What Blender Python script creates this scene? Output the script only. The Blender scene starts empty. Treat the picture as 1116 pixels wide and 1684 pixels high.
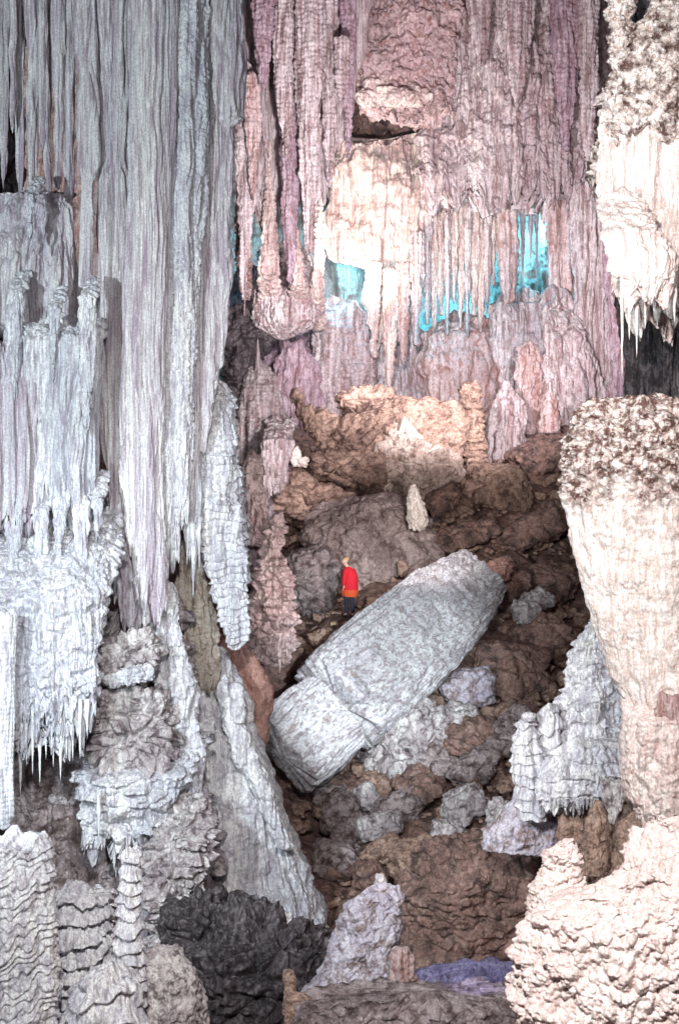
import bpy, math, random
import numpy as np
from mathutils import Vector
scene = bpy.context.scene
# ---------------------------------------------------------------- camera
FP = 1904.0                       # focal length in photograph pixels (photograph is 1116 x 1684)
cam_d = bpy.data.cameras.new('camera'); cam = bpy.data.objects.new('camera', cam_d)
scene.collection.objects.link(cam); scene.camera = cam
cam.location = (0, 0, 0); cam.rotation_euler = (math.radians(90), 0, 0)
cam_d.sensor_fit = 'VERTICAL'; cam_d.sensor_height = 36.0; cam_d.lens = 36.0 * FP / 1684.0
cam_d.clip_start = 0.1; cam_d.clip_end = 500
# ---------------------------------------------------------------- world: dim purple fill added in place of bounced light
w = bpy.data.worlds.new('World'); scene.world = w; w.use_nodes = True
bg = w.node_tree.nodes['Background']; bg.inputs[0].default_value = (0.56, 0.48, 0.68, 1); bg.inputs[1].default_value = 0.06
scene.view_settings.view_transform = 'Standard'; scene.view_settings.look = 'None'
scene.view_settings.exposure = 0.0; scene.view_settings.gamma = 1.0

def P(px, py, Y): return ((px - 558.0) / FP * Y, Y, -(py - 842.0) / FP * Y)
def lamp(name, loc, target, power, color, size=0.4, spot=None, blend=0.6):
    if spot:
        d = bpy.data.lights.new(name, 'SPOT'); d.spot_size = math.radians(spot); d.spot_blend = blend
    else:
        d = bpy.data.lights.new(name, 'POINT')
    d.shadow_soft_size = size; d.energy = power; d.color = color
    o = bpy.data.objects.new(name, d); scene.collection.objects.link(o)
    o.location = loc
    if target is not None:
        o.rotation_euler = (Vector(target) - Vector(loc)).to_track_quat('-Z', 'Y').to_euler()
    return o
# ---------------------------------------------------------------- show-cave floodlights, with fill lamps added to brighten dim formations
lamp('flood_cool', (-7.0, 7.0, 2.0), P(240, 560, 20), 5600, (0.84, 0.95, 1.0), 0.25, 110)
lamp('fill_front', (4.5, 2.0, 3.0), P(170, 450, 20), 2500, (0.93, 0.97, 1.0), 0.5, 62)  # added fill from the camera side for the left columns
lamp('fill_low', (-4.2, 9.5, -1.4), P(290, 1160, 20), 1700, (0.84, 0.94, 1.0), 0.2, 62)  # added fill for the rocks under the columns
lamp('fill_corner', (-5.6, 6.5, -1.6), P(110, 1560, 12.5), 620, (0.93, 0.97, 1.0), 0.12, 62)  # put in to brighten the dim bottom left corner
lamp('flood_warm', (-0.5, 3.5, 3.2), P(1080, 960, 12), 6300, (1.0, 0.95, 0.93), 0.3, 100)
lamp('fill_upper_right', (0.5, 6.5, 3.6), P(1070, 300, 16), 1900, (1.0, 0.94, 0.89), 0.2, 60)  # added to brighten the dull upper right rock
lamp('fill_warm_low', (-0.4, 5.5, 0.8), P(1080, 1520, 10), 220, (1.0, 0.92, 0.88), 0.3, 70)  # second warm light, added for the lower right bank
lamp('flood_slab', (1.5, 11.0, -1.0), P(620, 1110, 30), 14500, (0.88, 0.96, 1.0), 0.15, 23, 0.8)
lamp('fill_pillars', P(600, 980, 23.5), P(440, 900, 27), 330, (1.0, 0.90, 0.90), 0.2, 75)  # added to lift the dark pink columns
lamp('fill_ringed', P(580, 650, 32), P(430, 700, 41), 2300, (1.0, 0.90, 0.95), 0.2, 60)  # added to lift the dim ringed stalagmite
lamp('flood_back', P(600, 420, 32), P(720, 190, 56), 22000, (1.0, 0.90, 0.94), 0.5, 95)
lamp('fill_back_low', P(900, 560, 36), P(600, 500, 56), 9000, (1.0, 0.90, 0.93), 0.4, 90)  # extra lower light added for the back mounds
lamp('fill_mid', P(760, 840, 25), P(620, 770, 42), 3600, (1.0, 0.90, 0.87), 0.25, 52)  # added frontal fill for the boulders behind the person
lamp('fill_gorge', P(560, 1130, 14), P(760, 1300, 26), 420, (0.95, 0.85, 0.85), 0.25, 80)  # added fill for the gorge rubble
lamp('flood_niche_cream', P(555, 440, 51.5), P(625, 330, 57), 2600, (1.0, 0.93, 0.80), 0.3, 110)
for i, (x, y, d, e) in enumerate([(390, 410, 65.6, 160), (566, 440, 65.5, 330), (720, 500, 65.6, 260), (765, 530, 65.6, 260), (812, 400, 65.6, 260), (880, 375, 65.5, 420)]):
    lamp('niche_and_spill_lamp', P(x, y, d), None, e, (0.13, 0.74, 1.0), 0.15)
for x, y, d, e in [(568, 480, 55.6, 110), (735, 515, 55.4, 150), (868, 440, 54.0, 70), (568, 475, 58.2, 70), (872, 450, 58.6, 60), (735, 545, 58.8, 70), (388, 440, 55.5, 60)]:  # added cyan spill, tinting drapes and mounds around the niches
    lamp('niche_and_spill_lamp', P(x, y, d), None, e, (0.2, 0.75, 1.0), 0.2)
lamp('violet_lamp', P(775, 1560, 15.0), P(780, 1625, 16), 18, (0.42, 0.40, 1.0), 0.05, 85)

# ---------------------------------------------------------------- noise
rs = np.random.RandomState(7)
PERM = np.concatenate([rs.permutation(256)] * 3).astype(np.int64)
GR = rs.normal(size=(256, 3)); GR /= np.linalg.norm(GR, axis=1)[:, None]
RND = rs.rand(256, 3)
def perlin(x, y, z, s=0):
    x = x + s * 17.3; y = y + s * 5.7; z = z + s * 9.1
    xi = np.floor(x).astype(np.int64); yi = np.floor(y).astype(np.int64); zi = np.floor(z).astype(np.int64)
    xf = x - xi; yf = y - yi; zf = z - zi
    u = xf*xf*xf*(xf*(xf*6-15)+10); v = yf*yf*yf*(yf*(yf*6-15)+10); t = zf*zf*zf*(zf*(zf*6-15)+10)
    out = 0
    for dx in (0, 1):
        wx = u if dx else 1 - u; a = PERM[(xi + dx) & 255]
        for dy in (0, 1):
            wy = v if dy else 1 - v; b = PERM[a + ((yi + dy) & 255)]
            for dz in (0, 1):
                wz = t if dz else 1 - t
                g = GR[PERM[b + ((zi + dz) & 255)]]
                out = out + wx*wy*wz*(g[..., 0]*(xf-dx) + g[..., 1]*(yf-dy) + g[..., 2]*(zf-dz))
    return out * 1.5
def fbm(x, y, z, o=4, s=0, g=0.5):
    r = 0; a = 1.0; f = 1.0
    for i in range(o):
        r = r + a * perlin(x*f, y*f, z*f, s + i*3); a *= g; f *= 2.03
    return r
def worley(x, y, z, s=0):
    x = x + s*3.1; y = y + s*7.7; z = z + s*1.3
    xi = np.floor(x).astype(np.int64); yi = np.floor(y).astype(np.int64); zi = np.floor(z).astype(np.int64)
    best = np.full(x.shape, 9.0); sec = np.full(x.shape, 9.0)
    for dx in (-1, 0, 1):
        a = PERM[(xi + dx) & 255]
        for dy in (-1, 0, 1):
            b = PERM[a + ((yi + dy) & 255)]
            for dz in (-1, 0, 1):
                h = RND[PERM[b + ((zi + dz) & 255)]]
                d = (xi+dx+h[..., 0]-x)**2 + (yi+dy+h[..., 1]-y)**2 + (zi+dz+h[..., 2]-z)**2
                m = d < best
                sec = np.where(m, best, np.minimum(sec, d)); best = np.where(m, d, best)
    return np.sqrt(best), np.sqrt(sec)
# displacement recipes: q = (across, deep, down) in local coordinates, all lengths in metres; return metres
def D(kind, q, u, w_, amp, k=12.0, s=0):
    x, y, z = q; w_ = w_ * u; amp = amp * u
    if kind == 'drape':                                   # hanging curtains: round ribs, sharp creases, long in z
        wx = x + 0.7*w_*perlin(x/(6*w_), y/(6*w_), z/(9*w_), s+1)
        wy = y + 0.7*w_*perlin(x/(6*w_), y/(6*w_), z/(9*w_), s+2)
        a = np.abs(perlin(wx/w_, wy/w_, z/(k*w_), s)); b = np.abs(perlin(2.7*wx/w_, 2.7*wy/w_, 2.2*z/(k*w_), s+4))
        return amp*(2.2*np.minimum(a, .5) - .55 + 0.7*(np.minimum(b, .5)) - .12)
    if kind == 'tier':                                    # stacked lips that bulge downward and cut back
        ph = z/w_ + 1.1*perlin(x/(3.2*w_), y/(3.2*w_), z/(4*w_), s) + 0.35*perlin(x/(.8*w_), y/(.8*w_), z/(2*w_), s+2)
        f = ph - np.floor(ph); pr = np.where(f < 0.86, (f/0.86)**1.3, (1-f)/0.14)
        m = 0.55 + 0.9*np.clip(perlin(x/(1.6*w_), y/(1.6*w_), z/(1.2*w_), s+5)+.3, 0, 1)
        b = np.abs(perlin(x/(.22*w_), y/(.22*w_), z/(1.5*w_), s+7))
        return amp*m*(pr - 0.45 + 0.35*b*f)
    if kind == 'rock':
        n = fbm(x/w_, y/w_, z/w_, 5, s, 0.52); r = 1 - np.abs(fbm(x/(1.4*w_), y/(1.4*w_), z/(1.4*w_), 3, s+9))
        return amp*(0.9*n + 0.6*(r - .75))
    if kind == 'crack':
        f1, f2 = worley(x/w_ + .3*perlin(x/w_, y/w_, z/w_, s), y/w_, z/w_, s)
        return -amp*np.exp(-((f2-f1)/0.09)**2)
    if kind == 'block':                                   # angular steps of broken rock
        f1, f2 = worley(x/w_ + .5*perlin(x/w_, y/w_, z/w_, s), y/w_, z/w_*1.5, s)
        return amp*(np.minimum(f2-f1, .35)*3 - .5)
    if kind == 'knob':                                    # cave popcorn
        f1, _ = worley(x/w_, y/w_, z/w_, s)
        h = np.sqrt(np.clip(1 - (f1/.72)**2, 0, 1))
        f1, _ = worley(x/w_*2.3, y/w_*2.3, z/w_*2.3, s+3)
        h2 = np.sqrt(np.clip(1 - (f1/.72)**2, 0, 1))
        return amp*(h - .4 + .4*(h2-.4))
    if kind == 'scale':                                   # shingled, overlapping scallops
        wz = z + 0.5*x + .5*w_*perlin(x/(2*w_), y/(2*w_), z/(2*w_), s)
        f1, _ = worley(x/w_, y/w_, wz/(w_*.7), s)
        ph = wz/(w_*.9) + perlin(x/w_, y/w_, wz/(2*w_), s+3); f = ph - np.floor(ph)
        return amp*(0.6*(1-f1) - .3 + 0.6*np.where(f < .8, f, (1-f)*4) - .3)
    if kind == 'band':                                    # gentle horizontal growth rings
        ph = z/w_ + .5*perlin(x/(3*w_), y/(3*w_), z/(3*w_), s)
        return amp*(np.abs(np.sin(ph*math.pi)) - .6)
    raise ValueError(kind)
# ---------------------------------------------------------------- materials
MC = {}
def rock_mat(name, c1, c2, c3, px, stretch=1.0, bump=1.0, rotY=0.0, rough=0.70, dirt=None, dirt_amt=.35, spec=.42, zmin=None, zmax=None):
    """c1 main, c2 second tint in big patches, c3 streak colour; px = metres per photo pixel"""
    if name in MC: return MC[name]
    m = bpy.data.materials.new(name); m.use_nodes = True; nt = m.node_tree; N = nt.nodes; L = nt.links
    b = N['Principled BSDF']; b.inputs['Roughness'].default_value = rough; b.inputs['Specular IOR Level'].default_value = spec
    tc = N.new('ShaderNodeTexCoord')
    def mp(sx, sy, sz):
        r = N.new('ShaderNodeMapping'); r.inputs['Rotation'].default_value = (0, rotY, 0); L.new(tc.outputs['Object'], r.inputs[0])
        n = N.new('ShaderNodeMapping'); n.inputs['Scale'].default_value = (sx, sy, sz); L.new(r.outputs[0], n.inputs[0]); return n.outputs[0]
    def nz(vec, scale, det=5, rough=.6):
        n = N.new('ShaderNodeTexNoise'); n.inputs['Scale'].default_value = scale; n.inputs['Detail'].default_value = det
        n.inputs['Roughness'].default_value = rough; L.new(vec, n.inputs['Vector']); return n.outputs['Fac']
    def ramp(f, a, bb):
        n = N.new('ShaderNodeMapRange'); n.inputs[1].default_value = a; n.inputs[2].default_value = bb; L.new(f, n.inputs[0]); return n.outputs[0]
    def mix(f, a, bb):
        n = N.new('ShaderNodeMix'); n.data_type = 'RGBA'
        if isinstance(f, float): n.inputs[0].default_value = f
        else: L.new(f, n.inputs[0])
        for i, c in ((6, a), (7, bb)):
            if isinstance(c, tuple): n.inputs[i].default_value = (*c, 1)
            else: L.new(c, n.inputs[i])
        return n.outputs[2]
    iso = mp(1, 1, 1); st = mp(1, 1, 1.0/stretch)
    col = mix(ramp(nz(st, 1/(60*px), 5), .38, .62), c1, c2)
    col = mix(ramp(nz(st, 1/(9*px), 4, .7), .47, .64), col, c3)
    if stretch > 3: col = mix(ramp(nz(mp(1, 1, .4/stretch), 1/(4.5*px), 2, .6), .52, .66), col, c3)
    if dirt:
        dm = ramp(nz(iso, 1/((15 if zmin is not None else 22)*px), 6, .7), .62 - dirt_amt*.5, .70 - dirt_amt*.3)
        if zmin is not None:                              # mineral crust only on the upper part of the body
            sp = N.new('ShaderNodeSeparateXYZ'); L.new(tc.outputs['Object'], sp.inputs[0])
            wn = N.new('ShaderNodeMath'); wn.operation = 'MULTIPLY_ADD'; L.new(nz(iso, 1/(45*px), 4), wn.inputs[0]); wn.inputs[1].default_value = 300*px; L.new(sp.outputs[2], wn.inputs[2])
            mm = N.new('ShaderNodeMath'); mm.operation = 'MULTIPLY'; L.new(ramp(wn.outputs[0], zmin+150*px, zmax+150*px), mm.inputs[0]); L.new(dm, mm.inputs[1]); dm = mm.outputs[0]
        col = mix(dm, col, dirt)
    spk = ramp(nz(iso, 1/(3.2*px), 2), .3, .7)
    hsv = N.new('ShaderNodeHueSaturation'); L.new(col, hsv.inputs['Color'])
    vr = N.new('ShaderNodeMapRange'); vr.inputs[3].default_value = .72; vr.inputs[4].default_value = 1.22; L.new(spk, vr.inputs[0]); L.new(vr.outputs[0], hsv.inputs['Value'])
    L.new(hsv.outputs[0], b.inputs['Base Color'])
    h1 = nz(st, 1/(7*px), 5, .65); h2 = nz(iso, 1/(3*px), 3, .6)
    ad = N.new('ShaderNodeMath'); ad.operation = 'MULTIPLY_ADD'; L.new(h2, ad.inputs[0]); ad.inputs[1].default_value = .4 if stretch < 4 else .2; L.new(h1, ad.inputs[2])
    bp = N.new('ShaderNodeBump'); bp.inputs['Strength'].default_value = min(1, .65*bump); bp.inputs['Distance'].default_value = 5*px*bump
    # rough and smooth (wet, flowed-over) patches alternate
    pm = N.new('ShaderNodeMapRange'); pm.inputs[1].default_value = .42; pm.inputs[2].default_value = .62; pm.inputs[3].default_value = .25; pm.inputs[4].default_value = 1.15
    L.new(nz(mp(1, 1, 1.0/min(stretch, 3)), 1/(75*px), 4, .6), pm.inputs[0])
    ml = N.new('ShaderNodeMath'); ml.operation = 'MULTIPLY'; L.new(ad.outputs[0], ml.inputs[0]); L.new(pm.outputs[0], ml.inputs[1]); ad = ml
    rr = N.new('ShaderNodeMapRange'); rr.inputs[3].default_value = rough-.28; rr.inputs[4].default_value = min(1, rough+.15); L.new(pm.outputs[0], rr.inputs[0]); L.new(rr.outputs[0], b.inputs['Roughness'])
    L.new(ad.outputs[0], bp.inputs['Height']); L.new(bp.outputs[0], b.inputs['Normal'])
    MC[name] = m; return m
def plain_mat(name, c, rough=.8):
    m = bpy.data.materials.new(name); m.use_nodes = True; nt = m.node_tree; b = nt.nodes['Principled BSDF']
    b.inputs['Roughness'].default_value = rough
    n = nt.nodes.new('ShaderNodeTexNoise'); n.inputs['Scale'].default_value = 14
    r = nt.nodes.new('ShaderNodeMix'); r.data_type = 'RGBA'; r.inputs[6].default_value = (*[v*.75 for v in c], 1); r.inputs[7].default_value = (*[min(1, v*1.2) for v in c], 1)
    nt.links.new(n.outputs['Fac'], r.inputs[0]); nt.links.new(r.outputs[2], b.inputs['Base Color']); return m
U = lambda Y: Y / FP
def M(kind, Y):
    px = U(Y); n = kind + '_rock_%d' % round(Y)
    T = {
     'pale': ((.72,.72,.70), (.56,.55,.60), (.38,.31,.37), 16, 1.0, None),
     'silver': ((.78,.79,.78), (.58,.61,.66), (.40,.38,.44), 5, 1.2, None),
     'crust': ((.70,.69,.68), (.46,.41,.43), (.28,.23,.25), 2, 1.4, ((.14,.11,.12), .22)),
     'cream': ((.84,.78,.75), (.80,.70,.67), (.64,.49,.46), 4, 1.1, None),
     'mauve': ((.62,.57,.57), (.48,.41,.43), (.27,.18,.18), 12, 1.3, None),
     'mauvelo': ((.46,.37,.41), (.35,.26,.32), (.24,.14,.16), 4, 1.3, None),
     'rose': ((.58,.49,.48), (.50,.38,.38), (.34,.19,.17), 10, 1.2, None),
     'warmwall': ((.78,.70,.63), (.68,.56,.53), (.46,.30,.29), 7, 1.2, None),
     'brown': ((.27,.165,.14), (.18,.115,.10), (.36,.24,.20), 1, 1.5, ((.08,.055,.05), .25)),
     'tan': ((.47,.33,.26), (.36,.245,.20), (.20,.12,.095), 1, 1.5, ((.13,.08,.065), .2)),
     'umber': ((.42,.34,.33), (.31,.24,.235), (.50,.41,.39), 1, 1.4, ((.15,.10,.09), .25)),
     'grey': ((.38,.32,.32), (.26,.20,.20), (.48,.41,.43), 1, 1.5, ((.10,.07,.065), .3)),
     'dark': ((.045,.036,.04), (.028,.023,.026), (.14,.12,.13), 3, 1.5, None),  # near-black albedo paints the shade of hollows and gaps
     'redclay': ((.54,.30,.25), (.48,.30,.26), (.34,.18,.15), 3, 1.1, None),
     'white': ((.88,.82,.76), (.84,.77,.71), (.76,.66,.60), 4, .8, None),
     'blue': ((.31,.30,.45), (.19,.18,.31), (.12,.10,.20), 6, 1.4, None),  # violet lamp light put into the ledge colour
     'lilac': ((.62,.60,.68), (.46,.42,.52), (.28,.22,.22), 2, 1.3, ((.20,.14,.12), .2))}[kind]
    return rock_mat(n, T[0], T[1], T[2], px, T[3], T[4], dirt=T[5][0] if T[5] else None, dirt_amt=T[5][1] if T[5] else .3)
# ---------------------------------------------------------------- mesh building
def link_mesh(name, V, Fq, mat, parent=None, base=None, smooth=True):
    V = np.asarray(V, dtype=np.float64).reshape(-1, 3)
    o0 = np.array(base if base is not None else (0, 0, 0), dtype=float)
    me = bpy.data.meshes.new(name); me.vertices.add(len(V)); me.vertices.foreach_set('co', (V - o0).astype(np.float32).ravel())
    Fq = np.asarray(Fq, dtype=np.int32); n = len(Fq); me.loops.add(n*4); me.loops.foreach_set('vertex_index', Fq.ravel())
    me.polygons.add(n); me.polygons.foreach_set('loop_start', np.arange(n, dtype=np.int32)*4)
    try: me.polygons.foreach_set('loop_total', np.full(n, 4, dtype=np.int32))
    except Exception: pass
    me.update(calc_edges=True); me.validate(verbose=False)
    me.polygons.foreach_set('use_smooth', np.full(len(me.polygons), smooth)); me.materials.append(mat)
    o = bpy.data.objects.new(name, me); scene.collection.objects.link(o); o.location = o0
    if parent is not None:
        o.location = o0 - np.array(parent.location); o.parent = parent
    return o
def grid_faces(nv, nu, wrap=True, off=0):
    i = np.arange(nv-1)[:, None]; j = np.arange(nu if wrap else nu-1)[None, :]; j2 = (j+1) % nu
    return np.stack([i*nu+j, i*nu+j2, (i+1)*nu+j2, (i+1)*nu+j], -1).reshape(-1, 4) + off
def tag(o, label, cat, group=None, kind=None):
    o['label'] = label; o['category'] = cat
    if group: o['group'] = group
    if kind: o['kind'] = kind
    return o
def smooth_interp(t, T, Vv):
    """pchip-like: linear interpolation softened"""
    r = np.interp(t, T, Vv); k = max(3, len(t)//60) | 1
    rp = np.concatenate([np.full(k//2, r[0]), r, np.full(k//2, r[-1])])
    return np.convolve(rp, np.ones(k)/k, 'valid')
def angles(nu):
    """dense toward the camera (-Y side), sparse behind"""
    a = np.linspace(-math.pi, math.pi, nu, endpoint=False)
    return a - 0.45*np.sin(a)*1.0
def column_geo(rows, Y, b=.6, disp=(), seed=0, step=1.3, bmin=6, taper=0, topclose=.04, botclose=.04, sq=2.0, lean=0.0, jag=None):
    """upright body. rows: (py, x_left, x_right[, extra depth m]) in photo pixels at distance Y. b = depth/width ratio"""
    rows = sorted(rows); u = U(Y); pys = [r[0] for r in rows]
    nv = int(max(20, min(900, (pys[-1]-pys[0])/step)))
    wid = max(r[2]-r[1] for r in rows)
    nu = int(max(24, min(800, 1.9*wid*(1+b*.6)/step)))
    t = np.linspace(0, 1, nv); py = pys[0] + t*(pys[-1]-pys[0])
    xl = smooth_interp(py, pys, [r[1] for r in rows]); xr = smooth_interp(py, pys, [r[2] for r in rows])
    dy = smooth_interp(py, pys, [(r[3] if len(r) > 3 else 0) for r in rows])
    cx = ((xl+xr)/2 - 558)*u; a = np.maximum((xr-xl)/2, 1)*u; bb = np.maximum(a*b, bmin*u)
    z = -(py-842)*u
    cl = np.ones(nv)
    if topclose > 0: cl *= np.sqrt(np.clip(1-(1-np.clip(t/topclose, 0, 1))**2, 0, 1))
    if botclose > 0: cl *= np.sqrt(np.clip(1-(1-np.clip((1-t)/botclose, 0, 1))**2, 0, 1))
    th = angles(nu); c, s_ = np.sin(th), -np.cos(th)
    e = 2.0/sq; ex = np.sign(c)*np.abs(c)**e; ey = np.sign(s_)*np.abs(s_)**e
    X = cx[:, None] + a[:, None]*cl[:, None]*ex[None]; Yy = (Y + dy + lean*(t-.5))[:, None] + bb[:, None]*cl[:, None]*ey[None]
    Z = np.repeat(z[:, None], nu, 1)
    nx = ex[None]/a[:, None]; ny = ey[None]/bb[:, None]; nl = np.sqrt(nx*nx+ny*ny)+1e-9; nx = nx/nl; ny = ny/nl
    q = (X, Yy, -Z); d = 0
    for i, k in enumerate(disp):
        lo, hi = (k[4], k[5]) if len(k) > 5 else (-1e9, 1e9)
        dd = D(k[0], q, u, k[1], k[2], k[3] if len(k) > 3 else 12., seed + i*11)
        if lo > -1e9:
            msk = np.clip((py-lo)/25, 0, 1)*np.clip((hi-py)/25, 0, 1); dd = dd*msk[:, None]
        d = d + dd
    zs = 7 if any(k[0] == 'drape' and len(k) > 3 and k[3] >= 14 for k in disp) else 1
    ww = max(30., .5*wid)*u; d = d + .09*min(wid, 160)*u*fbm(X/ww, Yy/ww, Z/ww/zs, 3, seed+17)*(1 if zs == 1 else .6)
    d = np.maximum(d, -0.75*np.minimum(a, bb)[:, None]) * (0.25+0.75*cl[:, None])
    tw = np.clip(1-t/.14, 0, 1)[:, None]; jt = min(22, .16*wid)*u
    Z = Z + tw*jt*fbm(X/(1.6*jt), Yy/(1.6*jt), Z/(4*jt), 3, seed+23)
    X = X + nx*d; Yy = Yy + ny*d
    if jag:                                              # ragged hanging lower edge: (length px, width px)
        jl, jw = jag; n = np.abs(perlin(X/(jw*u), Yy/(jw*u), np.zeros_like(X), seed+31)); n2 = np.abs(perlin(X/(jw*.4*u), Yy/(jw*.4*u), np.zeros_like(X), seed+33))
        wgt = np.clip((t-.72)/.28, 0, 1)[:, None]**1.3
        Z = Z + wgt*jl*u*(1.0 - 2.2*np.minimum(n, .6) - .7*n2)
    V = np.stack([X, Yy, Z], -1).reshape(-1, 3); Fq = grid_faces(nv, nu)
    top = V[:nu].mean(0); bot = V[-nu:].mean(0); n0 = len(V); V = np.vstack([V, top, bot])
    j = np.arange(0, nu-1, 2); j = j
    capt = np.stack([np.full(len(j), n0), (j+2) % nu, j+1, j], -1); capb = np.stack([np.full(len(j), n0+1), (nv-1)*nu+j, (nv-1)*nu+j+1, (nv-1)*nu+(j+2) % nu], -1)
    return V, np.vstack([Fq, capt, capb])
def spike_geo(px, py0, py1, w, Y, seed=0, up=False, bend=0.0, amp=.18):
    """slender drip cone, point at py1 (root at py0)"""
    u = U(Y); nv = int(max(10, abs(py1-py0)/2.2)); nu = int(max(9, min(40, w*2)))
    t = np.linspace(0, 1, nv); th = np.linspace(0, 2*math.pi, nu, endpoint=False)
    r = (w/2*u)*np.maximum((1-t)**.8*.92+.08*np.sqrt(np.clip(1-t, 0, 1)), .01)
    cx = (px-558)*u + bend*u*t*t; z = -(py0+(py1-py0)*t-842)*u
    r = r[:, None]*(1 + amp*2*perlin(np.cos(th)[None]*1.3+t[:, None], np.sin(th)[None]*1.3+seed*.37, t[:, None]*abs(py1-py0)/25., seed))
    r = r*(1 + .12*np.sin(t*abs(py1-py0)/5+seed))[:, None]
    X = cx[:, None]+r*np.cos(th)[None]; Yy = Y+r*np.sin(th)[None]; Z = np.repeat(z[:, None], nu, 1)
    Fq = grid_faces(nv, nu)
    if py1 < py0: Fq = Fq[:, ::-1]
    return np.stack([X, Yy, Z], -1).reshape(-1, 3), Fq[:, ::-1]
def axis_geo(pts, disp=(), seed=0, step=1.4, sq=2.2, endclose=.05, flip=1, tilt=0.0):
    """body along a slanted axis. pts: (px, py, Y, halfwidth px, halfdepth px)"""
    Ym = sum(p[2] for p in pts)/len(pts); u = U(Ym)
    C = np.array([P(*p[:3]) for p in pts]); A = C[-1]-C[0]; Ln = np.linalg.norm(A); A /= Ln
    vw = np.array([0, 1., 0]); S = np.cross(A, vw); S /= np.linalg.norm(S); Dp = np.cross(S, A); Dp /= np.linalg.norm(Dp)
    if tilt:
        S, Dp = S*math.cos(tilt)+Dp*math.sin(tilt), Dp*math.cos(tilt)-S*math.sin(tilt)
    tt = [np.dot(c-C[0], A)/Ln for c in C]; nv = int(min(900, Ln/u/step)); t = np.linspace(0, 1, nv)
    Cc = np.stack([smooth_interp(t, tt, C[:, i]) for i in range(3)], -1)
    a = smooth_interp(t, tt, [p[3]*u for p in pts]); b = smooth_interp(t, tt, [p[4]*u for p in pts])
    cl = np.sqrt(np.clip(1-(1-np.clip(np.minimum(t, 1-t)/endclose, 0, 1))**2, 0, 1))
    nu = int(min(700, max(40, 4.5*a.max()/u/step))); th = np.linspace(-math.pi, math.pi, nu, endpoint=False)
    e = 2./sq; ex = np.sign(np.sin(th))*np.abs(np.sin(th))**e; ey = -np.sign(np.cos(th))*np.abs(np.cos(th))**e
    x = (a*cl)[:, None]*ex[None]; y = (b*cl)[:, None]*ey[None]
    cs = Cc@S; cd = Cc@Dp; ca = Cc@A
    q = (x+cs[:, None], y+cd[:, None], np.repeat(ca[:, None], nu, 1)); d = 0
    for i, k in enumerate(disp): d = d + D(k[0], q, u, k[1], k[2], k[3] if len(k) > 3 else 12., seed+i*11)
    d = np.maximum(d, -.7*np.minimum(a, b)[:, None])*(.3+.7*cl[:, None])
    nx = ex[None]/a[:, None]; ny = ey[None]/b[:, None]; nl = np.sqrt(nx*nx+ny*ny)+1e-9
    x = x+nx/nl*d; y = y+ny/nl*d
    # rough, broken ends
    en = (cl[:, None] < .999)*1.0
    V = Cc[:, None, :] + x[..., None]*S + y[..., None]*Dp + (en*perlin(q[0]/(14*u), q[1]/(14*u), q[2]/(30*u), seed+5)*8*u)[..., None]*A
    V = V.reshape(-1, 3); Fq = grid_faces(nv, nu); n0 = len(V); V = np.vstack([V, V[:nu].mean(0), V[-nu:].mean(0)])
    j = np.arange(0, nu-1, 2)
    return V, np.vstack([Fq, np.stack([np.full(len(j), n0), (j+2) % nu, j+1, j], -1), np.stack([np.full(len(j), n0+1), (nv-1)*nu+j, (nv-1)*nu+j+1, (nv-1)*nu+(j+2) % nu], -1)])
def boulder_geo(px, py, w_, h_, Y, rot=0, dep=None, seed=0, disp=(('rock', 30, 5),), pw=9, nf=13, step=1.6):
    u = U(Y); r = np.random.RandomState(seed+100)
    n = int(max(14 if max(w_, h_) < 40 else 36, min(420, 1.6*max(w_, h_)/step))); m = 2*n
    ph = np.linspace(0.002, math.pi-.002, n); th = np.linspace(0, 2*math.pi, m, endpoint=False)
    d = np.stack([np.sin(ph)[:, None]*np.cos(th)[None], np.sin(ph)[:, None]*np.sin(th)[None], np.repeat(np.cos(ph)[:, None], m, 1)], -1)
    fn = r.normal(size=(nf, 3)); fn /= np.linalg.norm(fn, axis=1)[:, None]; fn = np.vstack([fn, [[1,0,0],[-1,0,0],[0,1,0],[0,-1,0],[0,0,1],[0,0,-1]]])
    hh = np.concatenate([r.uniform(.86, 1.15, nf), np.full(6, 1.0)])
    acc = 0
    for k in range(len(hh)): acc = acc + (np.clip(d@fn[k], 0, None)/hh[k])**pw
    R = acc**(-1./pw); p = d*R[..., None]
    dep = dep if dep else (w_+h_)/2
    x = p[..., 0]*w_/2*u; y = p[..., 1]*dep/2*u; z = p[..., 2]*h_/2*u
    a = math.radians(rot); X = x*math.cos(a)-z*math.sin(a); Z = x*math.sin(a)+z*math.cos(a)
    c = P(px, py, Y); q = (X+c[0], y+c[1], -(Z+c[2])); dd = 0
    for i, k in enumerate(disp): dd = dd + D(k[0], q, u, k[1], k[2], k[3] if len(k) > 3 else 12., seed+i*7)
    dn = d.copy(); dnx = dn[..., 0]*math.cos(a)-dn[..., 2]*math.sin(a); dnz = dn[..., 0]*math.sin(a)+dn[..., 2]*math.cos(a)
    V = np.stack([X+c[0]+dnx*dd, y+c[1]+dn[..., 1]*dd, Z+c[2]+dnz*dd], -1).reshape(-1, 3)
    return V, grid_faces(n, m)[:, ::-1]
def base_of(V): return (float((V[:, 0].min()+V[:, 0].max())/2), float((V[:, 1].min()+V[:, 1].max())/2), float(V[:, 2].min()))
def join(gs):
    Vs, Fs, n = [], [], 0
    for V, Fq in gs: Vs.append(V); Fs.append(Fq+n); n += len(V)
    return np.vstack(Vs), np.vstack(Fs)
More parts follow.
